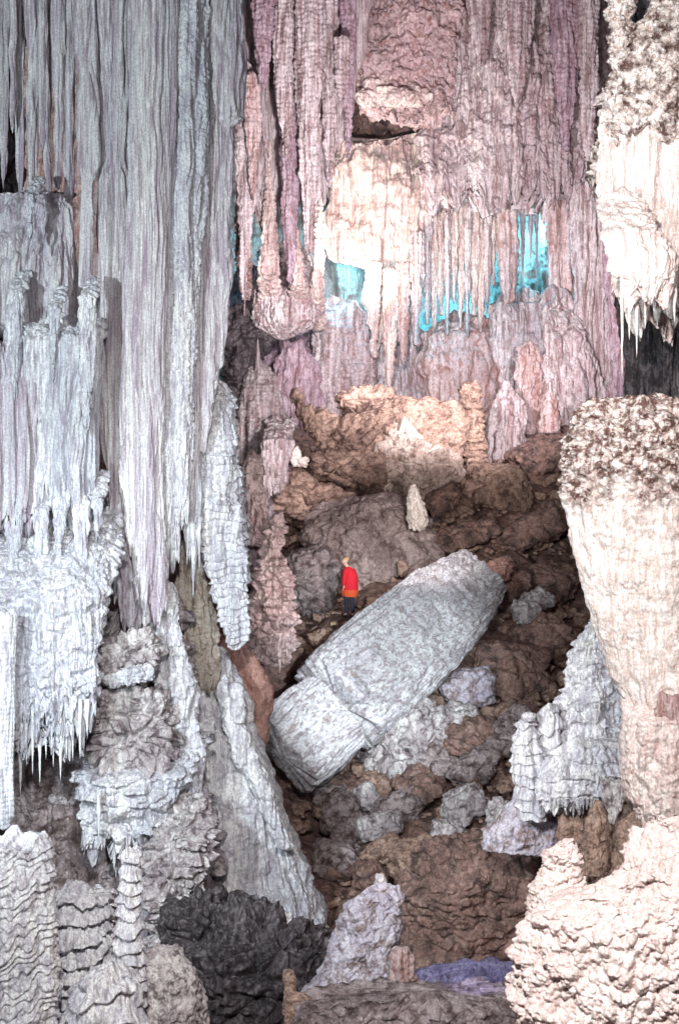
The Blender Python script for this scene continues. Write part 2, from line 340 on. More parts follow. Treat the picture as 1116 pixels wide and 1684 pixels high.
def body(name, label, cat, geo, mat, group=None, kids=()):
    V, Fq = geo; o = link_mesh(name, V, Fq, mat, base=base_of(V)); tag(o, label, cat, group)
    for kn, kg, km in kids: link_mesh(kn, kg[0], kg[1], km, parent=o, base=base_of(kg[0]))
    return o
def fringe(x0, x1, py_f, lens, ws, Y, n, seed, dY=0.3):
    """a list of hanging spikes between x0 and x1 whose roots sit at py_f(x)"""
    r = random.Random(seed); out = []
    for i in range(n):
        x = x0 + (x1-x0)*(i+r.uniform(.15, .85))/n; f = py_f(x) if callable(py_f) else py_f
        ln = r.uniform(*lens); w_ = r.uniform(*ws)
        out.append(spike_geo(x, f-ln*.4, f+ln, w_, Y+r.uniform(-dY, dY), seed*31+i, bend=r.uniform(-3, 3)))
    return out
# ================================================================ SETTING: floor, walls, roof
def tps(pts):
    A = np.array([[P(*p)[0], P(*p)[1]] for p in pts]); zz = np.array([P(*p)[2] for p in pts]); n = len(pts)
    def K(r2): return np.where(r2 > 1e-9, r2*np.log(r2+1e-9), 0)
    r2 = ((A[:, None]-A[None])**2).sum(-1); Mx = np.zeros((n+3, n+3)); Mx[:n, :n] = K(r2)+np.eye(n)*.5
    Q = np.hstack([np.ones((n, 1)), A]); Mx[:n, n:] = Q; Mx[n:, :n] = Q.T
    c = np.linalg.solve(Mx, np.concatenate([zz, [0, 0, 0]]))
    def f(X, Y):
        r = c[n]+c[n+1]*X+c[n+2]*Y
        for i in range(n): r = r + c[i]*K((X-A[i, 0])**2+(Y-A[i, 1])**2)
        return r
    return f
CP = [(560,1760,14),(820,1700,16.5),(300,1800,13),(750,1660,18),(560,1560,19.5),(440,1660,20),(700,1480,21),(840,1450,21),(640,1400,24),(500,1380,25),
      (820,1330,24),(760,1260,27),(900,1230,26),(850,1180,28),(600,1330,27),(700,1200,30),(860,1080,33),(950,1060,34),(560,1040,33.3),(578,1019,34),(520,1062,32.6),(480,1110,31.5),(620,1000,35),
      (700,930,37),(780,880,39.5),(660,910,38),(900,950,38),(980,950,38),(880,830,43),(980,820,43),(800,800,45),(860,730,50),(960,700,51),(700,790,50),(560,855,42),(650,850,43.5),(740,835,45),(480,850,42),(440,840,43),(480,960,38),(430,700,52),
      (600,680,58),(800,650,60),(950,650,58),(380,1120,30),(200,1400,24),(0,1500,22),(-300,1500,22),(1100,1300,24),(1400,1300,24),(1300,900,45),(100,900,45),(-400,2600,5),(558,2600,5),(1500,2600,5)]
fl = tps(CP)  # floor height from X, Y
def floor_mesh():
    tY = np.linspace(0, 1, 620); Yv = -8+11*np.linspace(0,1,30); Yv = np.concatenate([Yv[:-1], 3+67*tY**1.15]); 
    s = np.linspace(-1, 1, 560); X = (s[None]*(5+.42*np.maximum(Yv, 0))[:, None]); Y = np.repeat(Yv[:, None], len(s), 1)
    Z = np.where(Y < 6, -7.2, 0) ; Z = np.where(Y >= 6, fl(X, Y), Z); Z = np.maximum(Z, -9); Z = np.minimum(Z, 9)
    k = np.clip((Y-6)/8, 0, 1); Z = (-7.2)*(1-k)+Z*k
    Y0 = Y
    hx = X*.8+Y*.3
    n = .55*perlin(X/2.2, Y/2.2, Z/2.2, 3)+.9*D('block', (X*.9, Y*.6, -Z), 1, 1.5, .16, s=5)+.5*D('block', (hx, Y*.5, -Z), 1, .55, .13, s=8)+.05*fbm(X/.25, Y/.25, Z/.25, 3, 6)
    Z = Z+n-.55*np.clip((Y-17)/4, 0, 1); Y = Y - .45*perlin(X/.9, Y0/1.3, Z/.6, 12)
    d = np.sqrt((X-P(575,1015,34)[0])**2+(Y0-34)**2); k = np.clip(1.6-d/1.0, 0, 1); Z = Z*(1-k)+P(575,1015,34)[2]*k
    V = np.stack([X, Y, Z], -1); return V.reshape(-1, 3), grid_faces(len(Yv), len(s), False)[:, ::-1]
V, Fq = floor_mesh(); o = link_mesh('cave_floor', V, Fq, M('brown', 34)); o['kind'] = 'structure'
def wall_sheet(path, z0, z1, nu, nv, disp, mat, name, seed, u):
    path = np.array(path, float); L_ = np.concatenate([[0], np.cumsum(np.linalg.norm(np.diff(path, axis=0), axis=1))])
    s = np.linspace(0, L_[-1], nu); X = smooth_interp(s, L_, path[:, 0]); Y = smooth_interp(s, L_, path[:, 1])
    tx, ty = np.gradient(X), np.gradient(Y); l = np.hypot(tx, ty); nx, ny = ty/l, -tx/l
    z = np.linspace(z0, z1, nv); X = np.repeat(X[None], nv, 0); Y = np.repeat(Y[None], nv, 0); Z = np.repeat(z[:, None], nu, 1)
    d = 0
    for i, k in enumerate(disp): d = d + D(k[0], (X, Y, -Z), u, k[1], k[2], k[3] if len(k) > 3 else 12., seed+i*5)
    V = np.stack([X+nx*d, Y+ny*d, Z], -1).reshape(-1, 3)
    o = link_mesh(name, V, grid_faces(nv, nu, False), mat); o['kind'] = 'structure'; return o
wall_sheet([(-24,50),(-21,62),(-10,67),(0,68),(10,67),(20,63),(25,50)], -10, 34, 700, 600, [('drape',60,34,9),('drape',14,8,10),('rock',40,18)], M('warmwall',64), 'cave_wall_back', 3, U(64))
wall_sheet([(-8.8,-6),(-8.7,14),(-8.2,23),(-7.0,26),(-10,32),(-24,52)], -10, 26, 500, 420, [('drape',50,26,14),('rock',50,20)], M('dark',22), 'cave_wall_left', 9, U(22))  # near-black colour paints shade into the gaps between the pipes
wall_sheet([(26,52),(14,34),(8.6,24),(7.0,17),(6.2,11),(6.0,-6)], -10, 26, 500, 420, [('drape',50,26,14),('rock',50,20)], M('brown',22), 'cave_wall_right', 13, U(20))
def roof():
    Yv = np.linspace(8, 70, 220); s = np.linspace(-1, 1, 200); X = s[None]*(6+.36*Yv)[:, None]; Y = np.repeat(Yv[:, None], 200, 1)
    Z = .47*Y+3.5+1.2*perlin(X/4, Y/4, X*0, 4)+.5*fbm(X, Y, X*0, 3, 5)
    o = link_mesh('cave_ceiling', np.stack([X, Y, Z], -1).reshape(-1, 3), grid_faces(220, 200, False), M('mauvelo', 40)); o['kind'] = 'structure'
roof()

C_ = column_geo
# ================================================================ LEFT: great fluted columns
G = 'fluted columns on the left'
fl1 = [('drape',46,13,40),('drape',14,7,70),('drape',5,2.2,90)]
body('fluted_column','tall grey fluted column at the left with a pocket hollow near its top','column',
     C_([(-120,150,222),(0,152,224),(200,156,216),(262,160,212),(300,160,222),(560,160,232),(700,170,242),(850,178,252),(960,186,256),(1040,200,244)],20.2,.6,fl1,1,jag=(45,16)),M('pale',20),G)
body('fluted_column','smoothest pale column standing forward between the pocketed column and the knobbly one','column',
     C_([(-120,208,290),(0,210,290),(240,212,288),(330,206,285),(600,200,275),(800,200,264),(950,214,272),(1020,236,274)],19.7,.6,[('drape',34,7,60),('drape',11,3.5,80),('drape',4.5,1.8,90)],5,jag=(40,16)),M('pale',20),G)
body('fluted_column','column with a rough blue-grey ladder of knobs down its left side','column',
     C_([(-120,266,345),(300,262,340),(600,260,324),(760,266,318),(880,274,302),(945,280,298)],20.0,.6,[('drape',34,10,50),('drape',11,5,70),('knob',7,3)],8,jag=(50,12)),M('silver',20),G)
body('fluted_column','rightmost fluted column whose edge steps in below a broken flat end','column',
     C_([(-120,325,403),(198,325,401),(206,325,386),(400,325,376),(600,322,366),(640,318,352),(760,308,330),(860,298,318)],20.3,.5,[('drape',26,11,60),('drape',9,5,80),('drape',4.5,2,90)],12,jag=(45,12)),M('pale',20),G)
body('fluted_column','narrow cream column with a wavy edge left of the pocketed column','column',
     C_([(-120,108,162),(80,124,162),(130,132,160),(262,128,164),(300,132,152),(420,130,148),(530,128,152),(560,132,150)],20.0,.7,[('drape',26,9,30),('drape',9,3,40)],21),M('pale',20),G)
pipes = [(6,15,300,20.9),(33,13,322,20.5),(54,15,318,20.3),(78,11,330,20.6),(96,13,318,20.4),(115,17,352,20.5),(68,8,250,20.1),(21,8,215,20.2)]
plabel = ['broad organ pipe stalactite at the very left edge of the upper left corner','second organ pipe from the left, dark gap on its right','pale organ pipe ending just above the ledge in the upper left','thin organ pipe over the middle of the ledge in the upper left','organ pipe beside the ledge end, shadowed on its left side','longest organ pipe of the upper left row, next to the cream column','short slim pipe standing forward between the pale pipe and the thin one','short slim pipe hanging forward near the left edge']
for i, (x, w_, e, Y) in enumerate(pipes):
    body('organ_pipe_stalactite', plabel[i], 'stalactite', C_([(-120,x-w_/2-4,x+w_/2+4),(100,x-w_/2-1,x+w_/2+1),(e-80,x-w_/2,x+w_/2),(e,x-w_*.3,x+w_*.3)],Y,.9,[('drape',12,5,70),('drape',5,2,90)],40+i,jag=(14,8)),M('pale',20),'organ pipes in the upper left corner')
G = 'draped tiers on the left wall'
body('draped_ledge','upper draped ledge under the organ pipes, grey ribs below a flat top','flowstone',
     C_([(292,24,98,1.2),(318,8,104,.2),(326,0,106),(350,-20,120),(450,-150,128),(550,-150,134)],20.2,.5,[('drape',20,10,50),('drape',7,4,50)],51,topclose=.008,sq=3),M('pale',20),G)
body('draped_ledge','broad white draped ledge halfway up the left edge, its flat top catching light','flowstone',
     C_([(500,50,130,1.3),(520,26,150,.7),(538,12,162,.2),(560,12,166),(640,6,164),(700,40,160),(780,46,158),(860,50,156)],19.1,.4,[('drape',26,14,30),('drape',8,5,40)],55,topclose=.006,jag=(70,20),sq=3),M('silver',20),G)
body('draped_ledge','long grey curtain at the left edge hanging below the broad white ledge','flowstone',
     C_([(560,-150,40),(640,-150,62),(760,-150,68),(840,-150,60),(880,-150,52)],19.1,.5,[('drape',20,11,40),('drape',7,4,40)],58,jag=(36,12)),M('pale',20),G)
body('stone_curtain','thin hanging curtain between two dark slots under the white ledge','flowstone',
     C_([(600,52,84),(720,58,82),(800,62,80),(850,70,78)],19.4,.6,[('drape',12,5,40)],59,jag=(40,8)),M('pale',20),G)
k1 = [('stalactite', spike_geo(x,1150,e,w_,18.2,i), M('silver',18)) for i,(x,e,w_) in enumerate([(22,1270,9),(34,1310,13),(44,1262,8),(54,1275,9),(66,1292,10),(76,1250,8),(88,1262,9),(100,1284,11),(110,1246,8),(120,1252,9),(132,1250,9),(144,1215,9)])]
body('rough_drapery','big rough grey drapery on the left edge ending in a ragged fringe','flowstone',
     C_([(800,-150,140,2.4),(850,-150,168,1.6),(910,-150,180,.8),(980,-150,178,.1),(1050,-150,168),(1130,-150,162),(1190,-150,152),(1222,-150,136)],18.4,.25,[('drape',44,10,14),('drape',14,8,14),('drape',6,2.5,14),('rock',26,9),('block',40,7)],61,topclose=.004,botclose=.012,jag=(60,14),sq=3),M('silver',18),None,k1)
body('long_stalactite','long white club-ended stalactite hanging at the left edge beside the ragged fringe','stalactite',
     C_([(1000,-14,30),(1100,-8,26),(1250,-6,20),(1310,-8,22),(1345,-6,22),(1366,0,14)],17.6,.9,[('drape',14,4,20),('band',9,1)],66),M('silver',18))
for i, (x, a, e, w_, lb) in enumerate([(24,430,660,26,'pale fold crossing the flat top of the broad white ledge at its left end'),(88,455,620,20,'short fold crossing the middle of the broad ledge top'),(143,440,720,24,'long fold running down over the right end of the broad white ledge'),(50,270,400,20,'fold hanging over the upper ledge under the organ pipes'),(22,760,960,30,'grey curtain fold crossing the rough drapery top at the left edge'),(66,790,1010,22,'narrow curtain fold just right of the left-edge fold'),(98,770,930,26,'short ragged curtain fold under the middle of the broad white ledge'),(132,780,1040,24,'long thin curtain fold over the right half of the rough drapery'),(160,770,905,20,'small curtain fold at the right end of the broad white ledge')]):
    body('curtain_fold', lb, 'flowstone', C_([(a,x-w_*.5,x+w_*.5,.7),(a+50,x-w_*.55,x+w_*.55,.1),(e-60,x-w_*.35,x+w_*.35),(e,x-3,x+3)],18.75+(.2 if a < 400 else 0),.7,[('drape',12,5,30),('drape',5,2,30),('rock',16,3)],690+i,jag=(30,9)),M('silver',19),'curtain folds crossing the ledges on the left')
# ---------------------------------------------------------------- stalagmite against the columns, hanging drape
body('scaly_stalagmite','tall blue-white stalagmite with fine tiers against the right edge of the fluted columns','stalagmite',
     C_([(616,346,360),(640,334,378),(700,324,394),(760,310,397),(810,302,398),(860,312,404),(900,326,408),(960,346,409),(1020,360,406),(1070,376,398)],20.9,.8,[('tier',13,5.5),('drape',26,9,9),('drape',8,3,8)],71),M('silver',21))
body('hanging_drape','bundle of thin white stalactites hanging left of the tiered tall stalagmite','stalactite',
     join([C_([(740,300,330),(820,296,334),(880,304,332),(920,314,328)],20.4,.6,[('drape',10,5,30)],72,jag=(40,8))]+[spike_geo(318,860,985,12,20.3,3),spike_geo(308,850,930,9,20.3,4),spike_geo(328,850,945,8,20.3,5)]),M('silver',20))
# ---------------------------------------------------------------- the pale cone
k2 = [('stalactite', spike_geo(x,1340,e,w_,20.6,i), M('silver',20)) for i,(x,e,w_) in enumerate([(338,1392,8),(354,1398,10),(377,1384,7),(402,1418,14),(427,1404,13)])]
body('flowstone_cone','great smooth pale grey flowstone cone sloping down to the right under the columns','flowstone',
     C_([(1010,270,330),(1060,265,365),(1120,262,395),(1180,262,415),(1240,262,440),(1300,270,470),(1360,280,486),(1420,280,498),(1480,280,520),(1600,260,560)],22.2,.7,[('drape',60,10,9),('drape',14,3,10),('rock',34,6),('rock',10,1.5)],81),M('silver',21))
body('ridge_flowstone','narrow white spine of flowstone with two rounded knobs on the edge of the cone','flowstone',
     join([C_([(1108,360,374),(1130,358,378),(1180,362,398),(1250,385,428),(1330,430,458),(1400,455,484)],21.4,.8,[('drape',14,4,10),('rock',14,3)],84),
           C_([(1122,380,394),(1140,376,404),(1170,378,405),(1190,384,402)],21.3,.9,[('rock',10,2)],85)]),M('silver',21))
body('tan_flowstone','tan banded flowstone strip under the columns, left of the red clay bank','flowstone',
     C_([(862,284,300),(900,286,326),(960,288,345),(1040,296,358),(1110,312,360),(1140,330,352)],21.6,.6,[('drape',20,6,10),('rock',12,3),('tier',14,2)],86,jag=(20,12)),rock_mat('tan_flow_rock',(.50,.46,.40),(.42,.38,.34),(.34,.27,.22),U(21),3,1.1))
body('clay_bank','smooth salmon-red clay bank curving down behind the pale cone','bank',
     C_([(880,326,344),(950,334,364),(1010,344,384),(1070,350,412),(1120,352,446),(1170,380,450),(1240,400,440)],23.2,.6,[('rock',40,5)],88),M('redclay',23))
# ---------------------------------------------------------------- rocks under the columns
body('white_ribbed_flowstone','white ribbed flowstone streaming down from the column bases to the broken rocks','flowstone',
     C_([(950,200,286),(1000,232,294),(1060,250,300),(1130,262,318),(1200,270,330),(1280,268,330),(1330,262,322)],20.2,.6,[('drape',24,9,8),('drape',8,3,8),('tier',16,3)],91,jag=(30,12)),M('silver',20))
body('craggy_bank','craggy blue-grey rock mass with black hollows under the white ribbed flowstone','rock face',
     C_([(1000,130,300),(1080,125,310),(1180,120,320),(1280,120,330),(1380,120,345),(1480,150,350),(1580,180,340),(1700,190,330)],21.0,.3,[('block',60,26),('rock',40,22),('drape',18,8,5),('scale',16,4)],90,sq=3),M('crust',21))
body('shell_rock','scaly dark-ribbed boulder with a white lip, lodged below the fluted columns','boulder',
     boulder_geo(212,1082,116,74,19.6,26,80,5,[('scale',13,6),('rock',30,12),('block',30,8)]),M('crust',20),'broken rocks under the columns',
     [('white_lip', boulder_geo(214,1112,88,26,19.15,14,40,6,[('rock',16,7),('knob',9,3)]), M('silver',19))])
body('broken_rock','brownish broken rock face with a dark central hollow beneath the scaly boulder','boulder',
     boulder_geo(222,1190,170,150,20.0,-15,110,9,[('block',44,18),('rock',30,14),('scale',14,4)]),M('crust',20),'broken rocks under the columns')
body('broken_rock','small grey block wedged in the dark cleft left of the scaly boulder','boulder',
     boulder_geo(150,1165,46,80,19.4,-20,60,11,[('block',20,6),('rock',12,4)]),M('crust',20),'broken rocks under the columns')
k3 = [('stalactite', spike_geo(x,1300,e,w_,19.0,i+20), M('silver',19)) for i,(x,e,w_) in enumerate([(163,1385,9)])]
body('crusted_ledge','white crusted ledge with stalactites hanging over the slender tiered stalagmite','flowstone',
     C_([(1215,150,330,1.5),(1250,128,325,.5),(1280,124,315),(1320,128,290),(1370,140,265),(1420,150,240)],19.6,.35,[('block',44,14),('rock',30,14),('drape',14,6,5)],95,topclose=.01,jag=(80,24),sq=3),M('silver',19),None,k3)
body('fluted_alcove','blue-grey fluted alcove wall under the crusted ledge','flowstone',
     C_([(1290,180,330),(1340,170,350),(1400,180,352),(1470,225,348),(1540,240,330)],20.6,.5,[('drape',30,14,8),('drape',10,5,8)],97,jag=(50,20)),M('lilac',20))
k4 = [('stalactite', spike_geo(x,1440,e,w_,18.0,i+30), M('silver',18)) for i,(x,e,w_) in enumerate([(300,1530,9)])]
body('violet_drapery','crumpled violet-grey drapery with white edges beside the black hollow','flowstone',
     C_([(1340,235,345,1.2),(1390,238,350,.3),(1460,240,345),(1520,245,330),(1590,240,300),(1640,240,290)],18.8,.4,[('rock',40,24),('block',40,16),('drape',16,9,5)],99,jag=(50,18)),M('crust',18))
body('dark_recess_wall','dark brown fluted recess wall below the ragged fringe','rock face',
     C_([(1230,30,200),(1300,10,215),(1400,20,225),(1500,60,230),(1640,60,240)],20.8,.3,[('drape',30,10,10),('rock',24,6)],101),M('grey',20))
# ---------------------------------------------------------------- bottom left stalagmites
body('scaly_mound','broad silver-grey scaly mound filling the bottom left corner','stalagmite',
     C_([(1366,-10,50),(1385,-30,72),(1440,-50,82),(1520,-60,88),(1600,-60,98),(2030,-70,110)],12.0,.7,[('scale',19,11),('drape',60,10,6),('knob',9,3)],110),M('silver',12))
G = 'tiered stalagmites at the bottom left'
body('tiered_stalagmite','stout white stalagmite of stacked lips beside the silver scaly mound','stalagmite',
     C_([(1448,100,130),(1470,86,168),(1520,84,178),(1580,92,186),(1640,98,190),(2030,100,200)],12.8,.8,[('tier',30,14),('drape',30,8,6),('knob',9,3)],113),M('silver',12),G)
body('tiered_stalagmite','slender white stalagmite with ring-like lips, tallest of the bottom left group','stalagmite',
     join([C_([(1392,206,230),(1406,200,236),(1440,202,232),(1480,196,232),(1540,190,236),(1600,186,240),(1660,188,238)],12.6,.9,[('tier',24,9),('drape',20,4,8)],117),spike_geo(209,1410,1372,7,12.5,1)]),M('silver',12),G)
body('tiered_stalagmite','low stalagmite with short tiers between the stout and the slender ones','stalagmite',
     C_([(1458,158,186),(1475,152,196),(1540,150,200),(1620,150,205),(1700,150,215)],13.1,.8,[('tier',24,11),('drape',20,6,6)],121),M('silver',12),G)
body('tiered_stalagmite','wide drip-edged basin stalagmite at the bottom edge below the slender one','stalagmite',
     C_([(1590,140,215),(1608,130,232),(1650,120,236),(2030,115,240)],12.1,.7,[('tier',32,14),('drape',30,6,6),('drape',8,2,6)],124),M('silver',12),G)
body('crusted_boulder','grey rock with white crust at the bottom edge right of the tiered stalagmites','boulder',
     boulder_geo(282,1655,100,190,13.5,12,120,15,[('scale',16,5),('rock',26,10)]),M('crust',13))
body('shade_painted_mound','scaly mound painted black as the bottom shadow between crusted rock and violet boulder','rock',
     boulder_geo(425,1640,250,330,17.5,-20,190,17,[('scale',26,12),('rock',50,22),('block',50,16)]),M('dark',17))  # near-black colour stands in for shade at the bottom
body('shade_painted_mound','hump painted black as shade at the pale cone foot, left of the big mound','rock',
     boulder_geo(335,1560,120,190,18.4,10,110,18,[('block',36,14),('rock',30,14)]),M('dark',17))  # second mound darkened to paint the same shade
body('white_shard','bright white broken shard with a dark fold lying in the black hollow','rock',
     boulder_geo(455,1534,52,60,17.5,-12,40,19,[('block',20,8),('rock',12,4)],pw=14),M('silver',17))
# ---------------------------------------------------------------- pink broken columns behind
G = 'pink broken columns behind the tall stalagmite'
body('pink_column_stub','short pink crusted stub leaning beside the tall tiered stalagmite','column',
     C_([(742,408,424),(770,396,430),(820,394,438),(860,404,444),(900,412,440)],26.4,.8,[('rock',16,7),('drape',18,6,6)],131),rock_mat('pink_crust_rock',(.60,.48,.46),(.50,.38,.38),(.30,.19,.19),U(26),3,1.3),G)
body('pink_column_stub','dark slot-sided grey pillar between the pink stub and the tall pink spire','column',
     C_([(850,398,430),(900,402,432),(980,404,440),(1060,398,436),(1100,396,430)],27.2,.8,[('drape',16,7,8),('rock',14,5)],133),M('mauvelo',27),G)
k5 = [('stalactite', spike_geo(x,1040,e,w_,25.9,i+50), MC['pink_crust_rock']) for i,(x,e,w_) in enumerate([(446,1098,10),(460,1108,13),(472,1085,9),(424,1078,9)])]
body('pink_column_stub','tallest ragged pink spire tapering upward, left of the person','column',
     C_([(842,446,460),(870,438,466),(930,426,472),(980,412,482),(1030,404,488),(1070,414,484),(1098,440,476)],26.2,.8,[('rock',22,12),('block',26,8),('drape',14,7,6)],135),MC['pink_crust_rock'],G,k5)
# ================================================================ CENTRE: fallen column, boulders, person
SA = math.radians(-48)
body('fallen_column','large upper length of a toppled white column lying aslant below the person','fallen column',
     axis_geo([(556,1158,28.6,79,46),(600,1118,29.4,85,50),(650,1074,30.4,85,52),(725,1008,32.2,76,52),(760,977,33.2,64,48),(786,955,34.0,52,42)],[('drape',70,4,14),('drape',14,4.5,12),('drape',6,2.6,12),('rock',70,3)],141,endclose=.009,sq=4.2,tilt=.3),rock_mat('slab_rock',(.74,.76,.79),(.60,.60,.65),(.34,.30,.33),U(30),9,.7,rotY=SA,dirt=(.36,.30,.26),dirt_amt=.08),'toppled column pieces')
body('fallen_column','lower broken-off length of the toppled white column, pointing at the dark gorge','fallen column',
     axis_geo([(464,1243,26.6,70,46),(508,1207,27.1,76,50),(549,1174,27.6,70,50)],[('drape',44,5,12),('drape',14,5,10),('drape',6,3,10)],145,endclose=.02,sq=4.4,tilt=.3),MC['slab_rock'],'toppled column pieces')
body('wedge_rock','pale crusted wedge rock propping up the toppled column from below','boulder',
     boulder_geo(668,1222,168,120,29.5,40,120,23,[('rock',34,12),('block',40,10),('drape',26,6,4)]),M('crust',29))
RB = 'rubble blocks in the gorge'
rub = [ # px, py, w, h, Y, rot, mat, label
 (770,1135,80,62,31,10,'lilac','lilac-tinted knobbly block at the right underside of the toppled column'),
 (757,1195,66,70,30,-20,'crust','square grey block under the lilac-tinted one'),
 (705,1265,90,70,29,15,'grey','dull brown-grey block behind the wedge rock tip'),
 (800,1215,90,70,29,0,'brown','dark brown block in shade left of the white right-hand stalagmites'),
 (790,1265,80,60,27.5,20,'brown','low dark block above the hollow shell-shaped rock'),
 (762,1322,70,52,25,30,'crust','hollow shell-shaped rock with a white rim and dark middle'),
 (560,1335,54,76,26.5,-8,'grey','upright pale-edged block just below the toppled column tip'),
 (600,1310,40,40,26.8,20,'crust','small block with a bright top under the wedge rock'),
 (622,1360,74,42,25.5,8,'crust','flat white-topped block in the middle of the gorge rubble'),
 (658,1330,80,60,26.3,30,'grey','roundish brown-grey block right of the flat white-topped one'),
 (628,1398,70,36,23.5,38,'tan','smooth tan oblong block tilted up to the right'),
 (565,1415,62,50,24.5,5,'grey','square dark block left of the smooth tan oblong'),
 (610,1442,60,50,23,-15,'brown','dark rounded block above the violet boulder'),
 (690,1300,70,46,26.5,15,'brown','dark slab lying between the wedge rock and the shell-shaped rock'),
 (820,1345,40,60,22.5,-10,'crust','knobby white-topped block beneath the right-hand stalagmites'),
 (800,1390,60,44,21.8,20,'rose','reddish block at the foot of the knobby white-topped one'),
 (735,1385,60,66,22.5,-10,'crust','grey fang-shaped block above the sparkling white crust patch'),
 (700,1425,110,80,22,15,'tan','large tan boulder with sparkling white crust on its right side'),
 (718,1430,60,60,20.9,0,'crust','sparkling white crust clump on the large tan boulder'),
 (810,940,56,38,35,12,'redclay','reddish-brown smooth stone perched above the toppled column'),
 (812,972,34,30,34,-20,'redclay','small red stone beside the end of the toppled column'),
 (880,990,56,34,35,25,'crust','pale broken block on the brown slope right of the red stone'),
 (862,1010,44,40,34,-10,'crust','white-faced block just below the pale broken one on the slope'),
 (850,965,50,44,36,10,'brown','dark brown block between the red stone and the pale broken block'),
 (662,935,16,26,36.4,0,'tan','tiny upright tan stone on the slope right of the person'),
 (612,1012,70,30,33.4,30,'brown','flat dark stone by the feet of the person'),
 (530,1050,40,30,32,20,'tan','small reddish stone on the ledge left of the toppled column'),
 (520,1085,30,22,31,10,'tan','tan pebble at the upper corner of the toppled column'),
 (840,1110,110,90,32,-10,'brown','big dark brown block under the slope, left of the gorge mouth'),
 (890,1050,100,70,34,-25,'brown','wide brown block on the slope above the gorge mouth'),
 (900,960,90,60,37,-20,'brown','wide brown block near the white mass halfway up the slope'),
 (860,880,120,50,40,22,'brown','long brown slab slanting across the slope under the ringed stalagmite'),
 (760,880,120,36,39,20,'brown','long thin dark slab right of the white draped cone'),
 (930,850,90,60,41,15,'brown','brown slab touching the left outline of the white mass'),
 (820,800,110,70,44,-10,'tan','tan-brown rubble heap under the ringed stalagmite'),
 (900,750,110,60,47,20,'brown','brown heap high on the slope below the mauve cones'),
 (730,820,60,40,42,25,'brown','brown stone right above the white draped cone'),
]
for i, (x, y, w_, h_, Y, rot, mk, lb) in enumerate(rub):
    mn = min(w_, h_); ob = boulder_geo(x, y, w_*1.05, h_*1.05, Y, rot, (w_+h_)*.5, 200+i, [('rock', mn*.5, mn*.13), ('block', mn*.6, mn*.08), ('rock', 10, 2)], pw=11)
    body('rubble_block' if y > 1030 else 'slope_stone', lb, 'rock', ob, M(mk, Y), RB if y > 1030 else 'stones on the brown slope')
LM = [(770,1135,'lilac-tinted knobbly block'),(705,1265,'brown-grey block by the wedge rock'),(668,1222,'pale wedge rock'),(762,1322,'hollow shell-shaped rock'),(560,1335,'upright pale-edged block'),
      (622,1360,'flat white-topped block'),(628,1398,'smooth tan oblong block'),(700,1425,'large sparkling crust boulder'),(820,1345,'knobby white-topped block'),(870,1230,'candle-like white stalagmite'),(620,1450,'pale finger stone')]
used = set()
def near_label(x, y, s_, colr):
    for cand in sorted(LM, key=lambda q: (q[0]-x)**2+(q[1]-y)**2):
        dx, dy = x-cand[0], y-cand[1]
        for sz in (('big ' if s_ > 48 else 'small ' if s_ < 38 else ''),):
            if abs(dx) > 2.2*abs(dy): d_ = 'right of' if dx > 0 else 'left of'
            elif abs(dy) > 2.2*abs(dx): d_ = 'below' if dy > 0 else 'above'
            else: d_ = ('lower ' if dy > 0 else 'upper ')+('right of' if dx > 0 else 'left of')
            lb = 'dull %s%s stone %s the %s' % (sz, colr, d_, cand[2])
            if lb not in used: used.add(lb); return lb
rg = np.random.RandomState(77)
for i in range(26):
    x = rg.uniform(540, 860); y = 1290+(x-540)*-.35+rg.uniform(-60, 130); Yv = 31-(y-1120)*.028
    s_ = rg.uniform(26, 62); X_ = (x-558)/FP*Yv; y = 842-(float(fl(np.array(X_), np.array(Yv)))-.35)/Yv*FP - s_*.15
    ob = boulder_geo(x, y, s_*rg.uniform(1, 1.5), s_*rg.uniform(.7, 1), Yv, rg.uniform(-40, 40), s_*1.1, 600+i, [('rock', s_*.5, s_*.14), ('block', s_*.6, s_*.09), ('rock', 9, 1.6)], pw=12)
    body('gorge_stone', near_label(x, y, s_, ('grey', 'tan', 'grey', 'brown')[i%4]), 'rock', ob, M(('grey', 'tan', 'grey', 'brown')[i%4], round(Yv/3)*3), 'dull stones heaped in the gorge')
# boulders behind the person
body('round_boulder','huge rounded mauve-brown boulder directly behind the person','boulder',
     boulder_geo(604,893,232,182,39,8,200,31,[('rock',60,10),('rock',16,5),('block',50,5)],pw=6),M('umber',38),'boulders behind the person')
body('split_boulder','dark cracked boulder with a white chip, left of the person','boulder',
     boulder_geo(512,955,92,108,36.5,-12,90,33,[('block',30,8),('rock',26,9)]),M('grey',36),'boulders behind the person')
body('brown_boulder','brown boulder with small ledges above the cracked one','boulder',
     boulder_geo(512,832,126,84,41,-24,120,35,[('block',34,8),('rock',30,9)]),M('tan',40),'boulders behind the person')
body('arch_boulder','biggest brown boulder with an arched top above all the others','boulder',
     boulder_geo(655,735,206,204,45,-14,180,37,[('rock',70,16),('block',50,7),('scale',12,3)],pw=5),M('tan',44),'boulders behind the person',
     [('pale_crust', boulder_geo(686,772,168,122,43.5,-24,120,39,[('rock',50,14),('block',40,9),('rock',14,4)],pw=5), rock_mat('pale_crust_rock',(.70,.60,.54),(.50,.39,.34),(.40,.29,.24),U(42),2,1.4,dirt=(.26,.17,.13),dirt_amt=.2))])
body('horn_rock','brown horn-shaped rock ridge curving up to the left of the arched boulder','boulder',
     axis_geo([(480,640,43.5,5,10),(500,676,43.5,12,20),(530,708,43.5,22,30),(575,720,43.5,36,40),(620,720,43.5,40,40)],[('rock',30,12),('block',26,6),('rock',10,3)],41,endclose=.1),M('tan',44))
